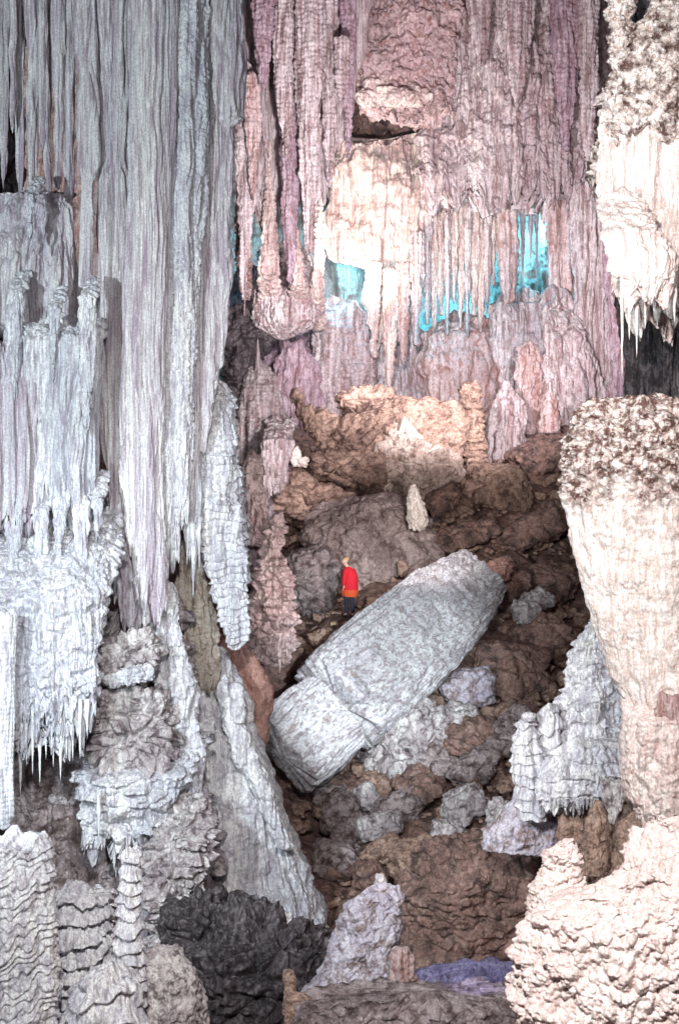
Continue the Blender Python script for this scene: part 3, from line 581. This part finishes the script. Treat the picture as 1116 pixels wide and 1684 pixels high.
body('ledge_rock','mauve-brown ledge under the horn-shaped rock with a dark cleft','boulder',
     boulder_geo(575,770,130,60,43,-8,90,43,[('block',30,7),('rock',24,6)]),M('tan',44))
body('cap_rock','small brown rock crest on the top left of the arched boulder','boulder',
     boulder_geo(600,665,90,60,45.5,0,70,45,[('block',26,8),('rock',20,6)]),M('tan',44))
body('white_draped_cone','bright white icicle-sided cone standing in front of the pale crust','stalagmite',
     C_([(795,676,682),(812,674,686),(830,670,696),(850,667,703),(868,672,700),(876,680,690)],36.6,.9,[('drape',9,4,6),('rock',9,2)],151,jag=(8,8)),M('white',40))
body('forked_stalagmite','small bright white forked knob on the dark shelf by the mauve stalagmite','stalagmite',
     join([boulder_geo(486,752,24,36,40,15,22,47,[('rock',10,3)],pw=4),boulder_geo(499,760,22,20,40,0,20,48,[('rock',8,3)],pw=4)]),M('white',40))
body('ringed_stalagmite','large mauve ringed stalagmite with a thin finial, right of the fluted columns','stalagmite',
     join([C_([(592,416,436),(610,408,446),(640,396,462),(690,386,472),(750,386,476),(810,394,480),(860,400,480)],41,.8,[('band',7,1.4),('drape',34,6,10),('rock',20,5)],155,topclose=.02),spike_geo(424,610,556,12,40.6,3)]),M('mauve',41))
k6 = [('stalactite', spike_geo(x,740,e,w_,38.4,i+70), M('mauve',40)) for i,(x,e,w_) in enumerate([(436,840,13),(448,800,10),(462,815,11)])]
body('draped_shelf','lilac drapes with hanging points at the foot of the mauve ringed stalagmite','flowstone',
     C_([(680,436,482,1.5),(725,430,482),(780,432,474),(820,440,462)],38.6,.6,[('drape',14,6,12),('rock',14,3)],157,jag=(20,10)),M('mauve',40),None,k6)
body('brown_ringed_stalagmite','upright brown ringed stalagmite with a lumpy dark top, standing on the slope','stalagmite',
     C_([(628,764,780),(640,756,788),(680,756,794),(720,758,798),(765,762,802),(800,760,804)],45.5,.9,[('band',11,3),('tier',16,3),('rock',16,4)],161),M('tan',45))
body('slope_cone','pale mauve cone just left of the brown ringed stalagmite','stalagmite',
     C_([(640,742,750),(670,732,760),(720,722,764),(770,716,766)],48,.9,[('drape',20,4,8),('rock',16,3)],163),M('mauve',48))
body('slope_cone','pointed lilac cone right of the brown ringed stalagmite','stalagmite',
     C_([(632,826,838),(660,812,858),(700,802,868),(740,796,866),(770,796,866)],50,.9,[('drape',20,5,8),('rock',14,3)],165),M('mauve',50))
body('slope_cone','orange-topped fluted stalagmite under the cyan right-hand niche','stalagmite',
     C_([(566,852,880),(590,846,892),(640,846,900),(690,850,898),(720,850,890)],53,.9,[('drape',16,6,8),('rock',14,4)],167),M('rose',53))
body('slope_cone','small curled mauve stalagmite next to a dark oval hole','stalagmite',
     C_([(644,896,906),(665,894,916),(695,888,922),(715,886,920)],49,.9,[('rock',14,4)],169),M('rose',49))
# ================================================================ PERSON
def skin_body(name, chains, mat, parent, base, sub=2, extra=0):
    vs, es, rr = [], [], []
    idx = {}
    for ch in chains:
        prev = None
        for p in ch:
            key = tuple(round(c, 4) for c in p[:3])
            if key not in idx: idx[key] = len(vs); vs.append(p[:3]); rr.append(p[3])
            if prev is not None and prev != idx[key]: es.append((prev, idx[key]))
            prev = idx[key]
    me = bpy.data.meshes.new(name); me.from_pydata(vs, es, []); o = bpy.data.objects.new(name, me); scene.collection.objects.link(o)
    m = o.modifiers.new('s', 'SKIN'); m.use_smooth_shade = True
    for i, r in enumerate(rr):
        sv = me.skin_vertices[0].data[i]; sv.radius = (r, r) if not isinstance(r, tuple) else r; sv.use_root = (i == 0)
    s = o.modifiers.new('d', 'SUBSURF'); s.levels = sub; s.render_levels = sub
    dg = bpy.context.evaluated_depsgraph_get(); me2 = bpy.data.meshes.new_from_object(o.evaluated_get(dg)); me2.name = name
    o.modifiers.clear(); o.data = me2; me2.materials.clear(); me2.materials.append(mat)
    if parent is not None: o.parent = parent
    return o
skin = plain_mat('skin_mat', (.62,.42,.34), .5); red = plain_mat('red_wool', (.62,.012,.03), .85); orange = plain_mat('orange_hem', (.70,.10,.03), .85)
navy = plain_mat('navy_cloth', (.022,.025,.05), .85); black = plain_mat('black_leather', (.02,.02,.022), .5); hairm = plain_mat('fair_hair', (.50,.34,.22), .7)
# figure in local metres: x toward picture right, y away from camera, z up; stands three-quarter, looking left
def person():
    body_chains = [
      [(.0,0,.93,.13),(.02,.01,1.10,.115),(.04,.01,1.28,.125),(.01,.01,1.42,.09),(-.05,-.005,1.50,.054),(-.10,-.015,1.57,.064),(-.12,-.02,1.62,.125),(-.12,-.015,1.71,.12)],
      [(.0,0,.93,.13),(-.06,-.03,.84,.085),(-.07,-.05,.48,.058),(-.075,-.01,.09,.038),(-.15,-.07,.035,.035)],
      [(.0,0,.93,.13),(.07,.04,.84,.085),(.09,.03,.48,.058),(.13,.08,.09,.038),(.07,-.01,.035,.035)],
      [(.01,.01,1.42,.09),(-.09,-.10,1.40,.055),(-.12,-.15,1.14,.042),(-.14,-.20,.93,.030),(-.145,-.22,.86,.026)],
      [(.01,.01,1.42,.09),(.13,.10,1.40,.055),(.18,.11,1.14,.042),(.17,.03,.93,.030),(.165,.01,.86,.026)]]
    o = skin_body('person', body_chains, skin, None, None)
    for hx, hy in ((-.145,-.22), (.165,.01)):            # fingers and thumb, each a short chain rooted in the palm
        pass
    return o
pr = person()
pb = P(573, 1015, 34); pr.location = (pb[0], pb[1], pb[2]); 
tag(pr, 'person in long red jacket and dark trousers on the ledge, head turned left', 'person')
def coat(name, rings, mat, seed):
    """elliptical rings (x, y, z, half width, half depth) joined into one soft folded shell"""
    nu = 48; R_ = np.array(rings); t = np.linspace(0, len(rings)-1, 40); R_ = np.stack([np.interp(t, range(len(rings)), R_[:, k]) for k in range(5)], -1)
    th = np.linspace(0, 2*math.pi, nu, endpoint=False); c, s_ = np.cos(th)[None], np.sin(th)[None]
    f = 1+.07*np.abs(perlin(c*2.2+0*R_[:, :1], s_*2.2+0*R_[:, :1], R_[:, 2:3]*3, seed))*2
    V = np.stack([R_[:, 0:1]+R_[:, 3:4]*c*f, R_[:, 1:2]+R_[:, 4:5]*s_*f, np.repeat(R_[:, 2:3], nu, 1)], -1).reshape(-1, 3)
    Fq = grid_faces(40, nu); n0 = len(V); V = np.vstack([V, V[:nu].mean(0), V[-nu:].mean(0)]); q_ = np.arange(0, nu, 2)
    Fq = np.vstack([Fq, np.stack([np.full(len(q_), n0), (q_+2) % nu, q_+1, q_], -1), np.stack([np.full(len(q_), n0+1), 39*nu+q_, 39*nu+q_+1, 39*nu+(q_+2) % nu], -1)])
    me_o = link_mesh(name, V+np.array(pr.location), Fq, mat, parent=pr, base=tuple(pr.location)); return me_o
coat('jacket', [(.035,.02,.70,.225,.165),(.035,.02,.86,.24,.17),(.035,.01,1.05,.238,.165),(.03,.01,1.22,.225,.155),(.02,.01,1.33,.195,.14),(.0,.0,1.42,.135,.115),(-.025,-.005,1.49,.07,.075)], red, 3)
coat('jacket_hem', [(.04,.02,.60,.20,.158),(.038,.02,.68,.228,.170),(.036,.02,.76,.238,.178),(.035,.02,.80,.236,.174)], orange, 5)
skin_body('sleeve', [[(-.03,-.05,1.41,.10),(-.08,-.09,1.37,.105),(-.12,-.15,1.14,.088),(-.14,-.20,.92,.070)]], red, pr, None)
skin_body('sleeve', [[(.06,.05,1.41,.095),(.12,.09,1.37,.095),(.18,.11,1.14,.085),(.17,.03,.92,.070)]], red, pr, None)
for sx, ch in ((0, [(-.05,-.03,.90,.10),(-.065,-.035,.80,.096),(-.072,-.05,.48,.072),(-.075,-.01,.10,.060)]), (1, [(.06,.04,.90,.10),(.075,.04,.80,.096),(.09,.03,.48,.072),(.13,.08,.10,.060)])):
    skin_body('trouser_leg', [ch], navy, pr, None)
for ch in ([(-.07,0,.05,.048),(-.12,-.05,.04,.045),(-.18,-.10,.035,.036)], [(.135,.09,.05,.048),(.09,.03,.04,.045),(.04,-.03,.035,.036)]):
    skin_body('shoe', [ch], black, pr, None)
skin_body('hair', [[(-.08,.025,1.63,.10),(-.08,.02,1.71,.128),(-.11,.01,1.775,.12)]], hairm, pr, None)
skin_body('nose', [[(-.20,-.06,1.655,.012),(-.217,-.072,1.64,.013)]], skin, pr, None)
for (hx, hy) in ((-.145,-.22), (.165,.01)):
    for k in range(4):
        fx = hx-.02+.0*k; fy = hy-.03+.018*k; ln = (.062,.07,.066,.052)[k]
        skin_body('finger', [[(fx+.015,fy,.85,.009),(fx,fy,.85-ln*.55,.0085),(fx-.012,fy+.004,.85-ln,.007)]], skin, pr, None, 1)
    skin_body('thumb', [[(hx-.01,hy-.02,.875,.010),(hx-.03,hy-.045,.845,.009),(hx-.033,hy-.05,.82,.008)]], skin, pr, None, 1)
body('stone_chips','patch of yellowish stone chips at the feet of the person','stones',
     join([boulder_geo(545+i*9.5+random.Random(i).uniform(-3,3),1025+random.Random(i+9).uniform(-3,4),9,6,33.3,random.Random(i).uniform(-30,30),7,300+i,[('rock',5,1)],nf=6,step=.6) for i in range(5)]),rock_mat('yellow_chip_rock',(.62,.46,.30),(.5,.36,.24),(.4,.28,.2),U(33)))
# ================================================================ BACK: curtains, mounds, niches
G = 'mauve curtains at the back'
body('mauve_curtain','wide mauve stone curtain hanging beside the fluted columns, ragged lower edge','flowstone',
     C_([(-120,390,602),(0,394,598),(100,398,592),(190,398,580),(260,396,556),(330,398,540),(380,402,530)],52,.28,[('drape',40,14,16),('drape',13,6,20),('drape',5,2,20)],301,jag=(110,34)),M('mauve',52),G)
body('popcorn_mass','knobbly brown-mauve popcorn mass hanging over the small brown cave mouth','cave popcorn',
     C_([(-120,580,765),(0,588,760),(80,588,752),(140,592,745),(185,596,738),(215,690,732)],53.4,.3,[('knob',13,6),('rock',30,10),('drape',30,8,6)],303,jag=(14,14)),rock_mat('popcorn_rock',(.50,.37,.38),(.56,.44,.44),(.30,.17,.15),U(53),1.5,1.5))
body('popcorn_lip','pale ragged lip directly over the small brown cave mouth','flowstone',
     C_([(60,600,690,2.2),(110,592,700,1.0),(150,588,712,.2),(177,592,708)],52.6,.25,[('knob',10,4),('rock',30,12)],304,topclose=.01,sq=3,jag=(9,16)),M('warmwall',52))
body('cave_mouth_backing','brown rock added in the small cave mouth above the cream drapery, darkened as shade','rock face',
     C_([(120,570,740),(160,575,735),(240,575,730),(280,590,720)],59.5,.2,[('rock',20,8)],306),M('brown',59))  # added to stop cyan light leaking; brown darkened for the mouth's shade
body('mauve_curtain','largest mauve curtain, filling the top between the popcorn mass and the cream right-hand rock','flowstone',
     C_([(-120,728,1030),(0,724,1020),(120,712,1012),(220,700,1000),(300,692,992),(350,696,985)],54,.22,[('drape',60,16,9),('drape',18,8,8),('knob',9,3),('rock',26,7)],305,jag=(46,34)),M('mauve',54),G)
body('cream_wall_drapery','brightly lit cream drapery below the small brown cave mouth','flowstone',
     C_([(232,560,712),(250,552,710),(300,536,702),(380,520,696),(428,538,690),(442,596,686),(500,598,684),(560,606,676),(590,612,660)],57.5,.25,[('drape',36,13,10),('drape',12,5,10),('rock',20,5)],307,topclose=.01,jag=(50,22)),M('warmwall',57))
stl = [ # x, root, tip, width, Y, mat, label
 (432,-60,150,34,49,'mauvelo','thick dark knobbly stalactite at the top, first to the right of the fluted columns'),
 (470,-60,262,40,49.5,'mauve','broad mauve stalactite next to the dark knobbly one at the top'),
 (508,-60,420,40,49,'mauve','long mauve stalactite reaching down to the thin pale spires'),
 (478,120,472,34,50,'mauvelo','dark mauve stalactite whose tip stands over the rounded banded mound'),
 (541,-60,300,30,50,'mauve','mauve stalactite right of the long one, ending beside the cream drapery'),
 (571,-60,262,24,50,'mauvelo','sharp brown stalactite pointing down onto the cream drapery'),
 (560,60,170,22,49,'mauve','short lilac stalactite in front of the sharp brown one'),
 (416,120,330,24,50.5,'rose','rosy stalactite close to the edge of the fluted columns'),
 (402,100,520,26,51,'mauve','slim mauve stalactite hanging across the left cyan niche'),
 (790,-60,110,40,52,'mauve','stubby lilac stalactite in the top middle, right of the popcorn mass'),
 (850,-60,180,50,52.5,'mauve','lilac fold at the top above the dark vertical slot'),
 (930,-60,250,46,52.5,'mauvelo','dark streaked stalactite at the top near the cream right-hand rock'),
 (968,-60,330,30,52,'mauve','narrow stalactite brushing the edge of the cream right-hand rock'),
 (615,430,590,22,56,'warmwall','cream stalactite at the right edge of the middle cyan niche'),
 (640,440,640,22,56,'warmwall','longest cream stalactite under the lit drapery'),
 (662,430,600,20,56,'rose','rosy stalactite between the longest cream one and the cyan drapes'),
 (684,380,570,22,56,'mauve','mauve stalactite bordering the cyan drapes on their left'),
]
for i, (x, r0, tp, w_, Y, mk, lb) in enumerate(stl):
    ln = tp-r0
    body('stalactite', lb, 'stalactite', C_([(r0,x-w_*.6,x+w_*.6),(r0+ln*.4,x-w_*.5,x+w_*.5),(r0+ln*.75,x-w_*.32,x+w_*.3),(tp-ln*.06,x-w_*.13,x+w_*.12),(tp,x-1.5,x+1.5)],Y,.8,[('drape',11,5,14),('rock',14,3),('band',8,1)],320+i,botclose=.02),M(mk,Y),'stalactites at the back')
sp = [ # upward spires and pale columns: rows
 ([(228,441,444),(300,438,448),(380,432,453),(450,424,458),(505,416,462,2.6)],'warmwall','thin bright cream spire rising to a needle point between mauve stalactites',51.5),
 ([(372,488,491),(420,484,496),(470,476,502),(500,470,508,2.6)],'warmwall','small cream spire under the tip of the long mauve stalactite',51.5),
 ([(288,522,526),(350,517,530),(430,513,533),(490,511,534),(530,508,534,2.6)],'warmwall','cream spire joined to the left edge of the lit drapery',53),
 ([(205,398,402),(260,392,408),(340,388,412),(420,386,414),(480,390,410,2.6)],'rose','pink spire beside the fluted columns above the left cyan niche',52),
 ([(400,420,508,2.0),(440,418,512,1),(480,416,520,.3),(520,416,524),(545,424,512),(560,436,490)],'mauve','rounded banded mound hanging under the cream spires with a concentric underside',53.5),
]
for i, (rows, mk, lb, Y) in enumerate(sp):
    body('spire' if i < 4 else 'banded_mound', lb, 'stalagmite' if i < 4 else 'flowstone', C_(rows,Y,.8,[('drape',9,4,14),('band',9,1.5),('rock',12,3)],350+i,botclose=.02 if i < 4 else .2),M(mk,Y),'pale spires at the back' if i < 4 else None)
# thin drapes across the cyan niches
th = [(702,345,535,13),(713,345,548,11),(724,350,520,14),(735,345,552,10),(746,345,500,13),(757,345,540,12),(768,345,556,11),(779,340,520,14),(790,340,548,13),(801,335,500,14),(811,335,470,10)]
nth = ['first','second','third','fourth','fifth','sixth','seventh','eighth','ninth','tenth','eleventh']
for i, (x, a, e, w_) in enumerate(th):
    body('thin_drape', nth[i]+' from the left in the row of thin pale drapes before the wide cyan niche','stalactite',
         C_([(a-40,x-w_*.7,x+w_*.7),(a+40,x-w_*.55,x+w_*.55),(e-60,x-w_*.4,x+w_*.42),(e-10,x-w_*.15,x+w_*.15),(e,x-1,x+1)],57+.3*(i%3),.7,[('drape',7,3,16),('rock',10,2)],370+i,botclose=.02),M('warmwall' if i%3 else 'mauve',57),'thin drapes before the wide cyan niche')
for i, (x, e, w_, lb) in enumerate([(859,470,11,'dark thin rod crossing the left part of the right-hand cyan niche'),(872,440,10,'short thin drip left of the middle of the right-hand cyan niche'),(882,462,9,'thinnest drip in the right half of the right-hand cyan niche')]):
    body('thin_drip', lb, 'stalactite', spike_geo(x,330,e,w_,57.5,400+i), M('mauvelo',57), 'thin drips in the right cyan niche')
cols = [
 ([(170,818,846),(300,822,848),(400,820,846),(470,822,844),(500,826,842)],'rose','reddish column right of the thin drapes, left of the right-hand cyan niche',56),
 ([(300,896,950),(360,896,946),(450,898,940),(560,900,936),(640,896,940),(690,890,946)],'rose','straight reddish column at the right side of the right-hand cyan niche',55),
 ([(300,935,1005),(400,940,1000),(500,944,1006),(600,938,1012),(680,930,1015)],'mauve','broad mauve column next to the dark hollow beneath the cream right-hand rock',54),
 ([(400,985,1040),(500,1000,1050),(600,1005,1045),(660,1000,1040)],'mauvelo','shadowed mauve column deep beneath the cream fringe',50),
]
for i, (rows, mk, lb, Y) in enumerate(cols):
    body('back_column', lb, 'column', C_(rows,Y,.7,[('drape',24,9,14),('drape',9,4,14),('rock',20,4)],410+i),M(mk,Y),'columns at the back')
mounds = [
 ([(498,530,600),(514,512,606),(560,510,610),(620,500,622),(690,494,630),(740,490,620)],'mauve','rounded mauve mound with fine horizontal rings below the middle cyan niche',57,[('band',8,2),('drape',40,8,8),('rock',20,3)]),
 ([(560,470,500),(590,455,520),(640,440,530),(700,440,540),(760,440,520)],'mauvelo','dim mauve mound between the ringed stalagmite and the rounded ringed mound',55,[('drape',20,8,8),('rock',20,5)]),
 ([(500,380,420),(520,366,440),(560,366,450),(600,366,430),(700,370,430)],'dark','rock painted near-black as a dark hole against the fluted columns','54',[('rock',30,12),('block',30,8)]),  # shade of a dark hole put into the rock's colour
 ([(520,606,680),(560,600,700),(620,600,716),(680,610,740),(720,620,740)],'mauve','fluted lilac slope below the cream stalactites',59,[('drape',26,10,10),('drape',9,4,10),('rock',16,3)]),
 ([(505,740,790,1.2),(550,694,815,.3),(600,690,830),(660,700,830),(720,720,830)],'rose','smooth pink slope under the wide cyan niche',58,[('drape',34,9,10),('rock',20,4)]),
 ([(470,835,890,1),(500,806,902,.3),(560,800,910),(620,810,915),(700,820,920)],'mauve','violet fluted mound under the right-hand cyan niche',58,[('drape',22,9,10),('rock',20,4)]),
 ([(470,905,940,1.6),(510,894,955,.8),(560,890,970),(640,880,1000),(700,880,1010),(740,880,1010)],'mauve','mauve folds at the foot of the straight reddish column',53,[('drape',24,9,10),('rock',20,5)]),
]
for i, (rows, mk, lb, Y, dd) in enumerate(mounds):
    Y = float(Y); body('flowstone_mound', lb, 'flowstone', C_(rows,Y,.45,dd,430+i),M(mk,Y),'flowstone mounds at the back')
body('flowstone_mound','dark mauve rock added to fill the gap right under the rounded banded mound','flowstone',
     C_([(430,380,440,1),(540,372,520),(620,372,530),(700,380,520)],59,.3,[('rock',30,12),('drape',20,8,8)],440,sq=3),M('mauvelo',58),'flowstone mounds at the back')  # added to close a gap where cyan light showed through
# ================================================================ RIGHT: cream masses
body('cream_hanging_rock','cream hanging rock in the upper right with slanting ribs and a dripping lower edge','flowstone',
     C_([(110,1010,1430,1.0),(150,1004,1430,.5),(190,992,1430),(220,984,1430),(300,984,1430),(345,992,1430),(400,1000,1430),(450,1012,1430),(500,1030,1430),(540,1060,1430)],16.5,.25,[('drape',50,20,12),('drape',16,9,12),('drape',6,3,12),('rock',20,4)],501,topclose=.01,jag=(60,26)),M('cream',16),None,
     [('stalactite', spike_geo(x,440,e,w_,15.4,i+80), M('cream',16)) for i,(x,e,w_) in enumerate([(1022,620,8),(1034,560,10),(1046,590,9),(1060,540,9),(1074,515,9),(1094,500,10),(1108,530,12)])])
body('bright_lobe','bright cream lobe bulging low on the hanging rock in the upper right','flowstone',
     C_([(290,1010,1080,1.0),(340,1000,1090,.5),(380,990,1090,.1),(420,996,1110),(460,1012,1112),(500,1040,1100)],15.2,.5,[('drape',22,8,9),('rock',14,3)],505,jag=(30,18)),M('cream',16))
body('popcorn_cluster','cluster of cream popcorn knobs with black gaps in the top right corner','cave popcorn',
     join([C_([(-40,1000,1030),(20,998,1040),(90,1004,1032),(150,1006,1050),(196,1000,1060,.2),(260,1000,1060,1.2)],16.2,.6,[('knob',16,10),('rock',20,8)],507),
           C_([(-60,1075,1440),(20,1066,1440),(60,1046,1440),(120,1022,1440),(170,1008,1440),(220,1005,1440,.2),(290,1010,1440,1.4)],16.3,.3,[('knob',17,13),('knob',40,12),('rock',24,10)],508,botclose=.02,jag=(70,60))]),rock_mat('pitted_popcorn_rock',(.82,.76,.73),(.76,.67,.64),(.58,.44,.38),U(16),2,1.2,dirt=(.11,.06,.05),dirt_amt=.36))
body('added_gap_backing','black rock added behind the popcorn cluster to shade its gaps','rock face',
     C_([(-100,990,1440),(0,1000,1440),(120,1010,1440),(260,1020,1440)],18,.15,[('rock',30,12)],510),M('dark',18))  # added behind the knobs: blocks the cyan wall and paints the gaps dark
body('shade_dark_curtain','brown curtain darkened to near-black as shade in the recess under the dripping cream rock','flowstone',
     C_([(380,1010,1430),(500,1020,1430),(600,1030,1430),(700,1020,1430)],19,.2,[('drape',26,10,14),('rock',20,4)],511),M('dark',19))  # shade of the recess painted into the curtain colour
wm = rock_mat('white_mass_rock',(.88,.83,.80),(.85,.79,.76),(.66,.52,.46),U(13),4,1.3,dirt=(.12,.06,.048),dirt_amt=.46,zmin=2.4,zmax=3.1)
body('white_mass','huge near-white rock mass at the right, its top crusted with brown-pitted popcorn','flowstone',
     C_([(655,1010,1070),(668,955,1180),(700,944,1440),(760,938,1450),(830,928,1450),(880,938,1450),(950,952,1450),(1010,978,1450),(1060,992,1450),(1120,1008,1450),(1170,1030,1450),(1210,1050,1450)],13.3,.42,[('drape',50,7,9),('rock',30,5),('drape',14,1.6,12),('knob',13,11,12,560,840),('knob',32,16,12,560,815)],515,topclose=.03,jag=(20,26)),wm)
body('pink_drapery','pinkish white drapery with tooth-like points below the white mass','flowstone',
     join([C_([(900,1190,1520),(1300,1150,1520),(1700,1135,1540),(2000,1125,1560)],15.2,.5,[('rock',50,16),('drape',30,10,9)],522),C_([(1120,1050,1440,.6),(1180,1030,1440),(1250,1022,1440),(1300,1034,1440),(1350,1052,1440),(1400,1080,1440)],13.0,.3,[('drape',30,12,8),('rock',20,7)],521,topclose=.01,sq=3,jag=(50,24))]),M('cream',14),None,
     [('stalactite', spike_geo(x,1430,e,w_,12.9,i+90), M('cream',14)) for i,(x,e,w_) in enumerate([(1068,1372,13),(1090,1335,10)])])
body('red_patch_rock','rosy fluted patch right under the white mass at the picture edge','flowstone',
     C_([(1140,1080,1440),(1170,1070,1440),(1220,1068,1440),(1260,1076,1440)],12.9,.3,[('drape',16,7,8),('rock',16,5)],523),M('rose',13))
G = 'tiered stalagmites at the right'
body('tiered_stalagmite','tallest tiered blue-white stalagmite, tucked under the flank of the white mass','stalagmite',
     C_([(1010,968,990),(1040,954,1000),(1090,934,1012),(1150,922,1030),(1200,920,1042),(1250,925,1040)],18.2,.8,[('tier',30,7),('drape',34,12,8),('knob',15,6),('rock',34,12),('drape',9,4,6)],531),M('silver',18),G)
body('tiered_stalagmite','mid-height white stalagmite between the tallest one and the candle-like one','stalagmite',
     C_([(1156,896,912),(1180,886,920),(1230,884,922),(1290,880,920),(1340,876,925)],17.9,.8,[('tier',20,6),('drape',20,5,8)],535),M('silver',18),G)
body('tiered_stalagmite','candle-like white stalagmite with a flat white cap, leftmost of the right-hand group','stalagmite',
     join([C_([(1184,852,882),(1210,844,886),(1250,842,892),(1300,846,898),(1350,850,905)],17.8,.8,[('tier',18,6),('drape',20,5,8)],537),C_([(1172,858,880),(1178,856,882),(1186,860,878)],17.7,.9,[('rock',8,1)],539)]),M('silver',18),G)
body('frilled_shelf','broad frilled shelf with drip teeth at the foot of the tallest tiered stalagmite','flowstone',
     C_([(1220,930,1030),(1245,905,1042),(1280,890,1036),(1310,885,1010),(1330,890,980)],17.4,.6,[('tier',34,7),('knob',16,6),('drape',20,6,6),('rock',30,10)],541,jag=(16,9)),M('silver',18),None,
     [('drip_teeth', join(fringe(900,975,1318,(10,22),(5,8),16.9,12,5,.1)), M('silver',18)), ('drip_teeth', join(fringe(978,1030,1282,(10,20),(5,8),16.9,9,6,.1)), M('silver',18))])
body('lilac_apron','lilac grey apron of flowstone spreading below the right-hand stalagmites','flowstone',
     C_([(1300,850,960),(1330,830,990),(1370,800,970),(1400,790,930)],18.4,.5,[('drape',22,6,8),('rock',16,5)],543),M('lilac',18))
body('hanging_fang','grey pointed fang hanging into the brown hollow','stalactite',
     C_([(1280,985,1038),(1310,990,1030),(1340,1000,1015),(1356,1004,1009)],16.2,.5,[('drape',12,4,8)],545),M('crust',16))
body('brown_hollow_wall','brown fluted wall of the hollow between frilled shelf and popcorn bank','rock face',
     C_([(1290,930,1100),(1340,920,1110),(1400,915,1110),(1480,910,1100)],17.4,.25,[('drape',22,9,8),('rock',20,6)],547),M('tan',17))
body('hollow_stalagmite','rounded brown stalagmite standing inside the brown hollow','stalagmite',
     C_([(1322,974,988),(1345,966,998),(1390,958,1002),(1440,955,1006)],16.2,.8,[('rock',14,3),('drape',12,3,8)],549),M('tan',16))
body('hollow_stalagmite','lower grey-brown dome right of the rounded one inside the hollow','stalagmite',
     C_([(1335,1030,1050),(1360,1016,1064),(1410,1010,1070),(1450,1005,1070)],16.0,.8,[('rock',18,4)],551),M('tan',16))
body('popcorn_bank','large bright cream popcorn bank filling the bottom right corner','cave popcorn',
     C_([(1366,1085,1450,.5),(1392,1044,1460,.2),(1425,1024,1460),(1450,985,1460),(1472,930,1460),(1500,874,1460),(1540,864,1460),(1620,856,1460),(1720,846,1460),(2250,820,1500)],10.2,.38,[('knob',17,9),('knob',8,3.5),('scale',34,6),('rock',60,20)],561,topclose=.02),M('cream',10))
body('popcorn_ridge','small pointed popcorn ridge rising left of the large popcorn bank','cave popcorn',
     C_([(1380,920,944),(1400,896,950),(1440,884,950),(1480,868,965),(1530,866,980)],10.6,.8,[('scale',15,7),('knob',8,4),('rock',20,6)],565),M('cream',10))
# ================================================================ BOTTOM CENTRE
body('violet_boulder','tall pale violet boulder leaning to the right at the bottom centre','boulder',
     C_([(1456,604,652),(1480,580,658),(1520,556,662),(1570,534,662),(1620,508,645),(1660,492,600),(1720,470,570)],16.5,.8,[('rock',40,10),('scale',14,4),('rock',14,3)],571),M('lilac',16))
body('finger_stone','small pale upright stone on top of the violet boulder','rock',
     C_([(1436,616,630),(1450,614,637),(1480,618,640)],16.9,.8,[('rock',12,3)],573),M('crust',16))
body('stump_stalagmite','short rounded pink-tan stalagmite stump right of the violet boulder','stalagmite',
     C_([(1558,650,670),(1575,642,680),(1620,638,680),(1660,630,684)],15.6,.8,[('drape',14,3,8),('rock',12,3)],575),M('rose',16))
body('stump_stalagmite','tiny orange-tan stump left of the violet boulder','stalagmite',
     C_([(1595,468,482),(1610,464,488),(1645,466,486)],15.6,.8,[('rock',10,2)],577),M('tan',16))
body('brown_gorge_bank','broad dark brown bank on the gorge side above the violet ledge','bank',
     C_([(1372,700,800),(1400,670,880),(1470,660,900),(1560,650,900),(1640,640,900)],20,.4,[('rock',60,14),('block',34,6),('rock',16,4)],579),M('brown',20))
body('violet_lit_ledge','low fluted ledge painted with violet-blue light at the bottom between stump and popcorn bank','ledge',
     C_([(1592,690,890),(1604,672,900),(1630,676,900),(1655,690,900)],16.6,.3,[('drape',10,4,8),('rock',16,4)],581,sq=3),M('blue',16))  # violet light painted into the ledge colour, besides the lamp
body('bottom_rock','brown rubble ledge along the bottom edge below the violet-blue ledge','rock',
     C_([(1632,560,880),(1646,500,890),(1680,480,900),(1740,460,900)],15.2,.3,[('rock',30,10),('block',24,6)],583,sq=3),M('grey',15))
body('bottom_rock','orange-brown knobbly rock at the bottom edge left of the violet boulder','rock',
     boulder_geo(490,1665,60,70,15.3,10,50,61,[('rock',20,6)]),M('tan',15))

def scree():
    r = np.random.RandomState(5); gs = []
    for i in range(1900):
        Yv = r.uniform(19, 52); px = r.uniform(470, 1000); X = (px-558)/FP*Yv
        z = float(fl(np.array(X), np.array(Yv))); py = 842-z/Yv*FP
        if (X-P(575,1019,34)[0])**2+(Yv-34)**2 < .5: continue
        s_ = 5+24*r.rand()**2.6
        gs.append(boulder_geo(px, py+int(.45*FP/Yv)-2, s_*r.uniform(.8,1.5), s_*r.uniform(.5,.9), Yv, r.uniform(-35,35), s_, 700+i, [('rock', s_*.6, s_*.12)], nf=7, step=max(.25, s_/14), pw=14))
    V, Fq = join(gs); o = link_mesh('scree', V, Fq, M('tan', 33)); tag(o, 'loose brown stones scattered over the sloping cave floor', 'scree', None, 'stuff')
scree()
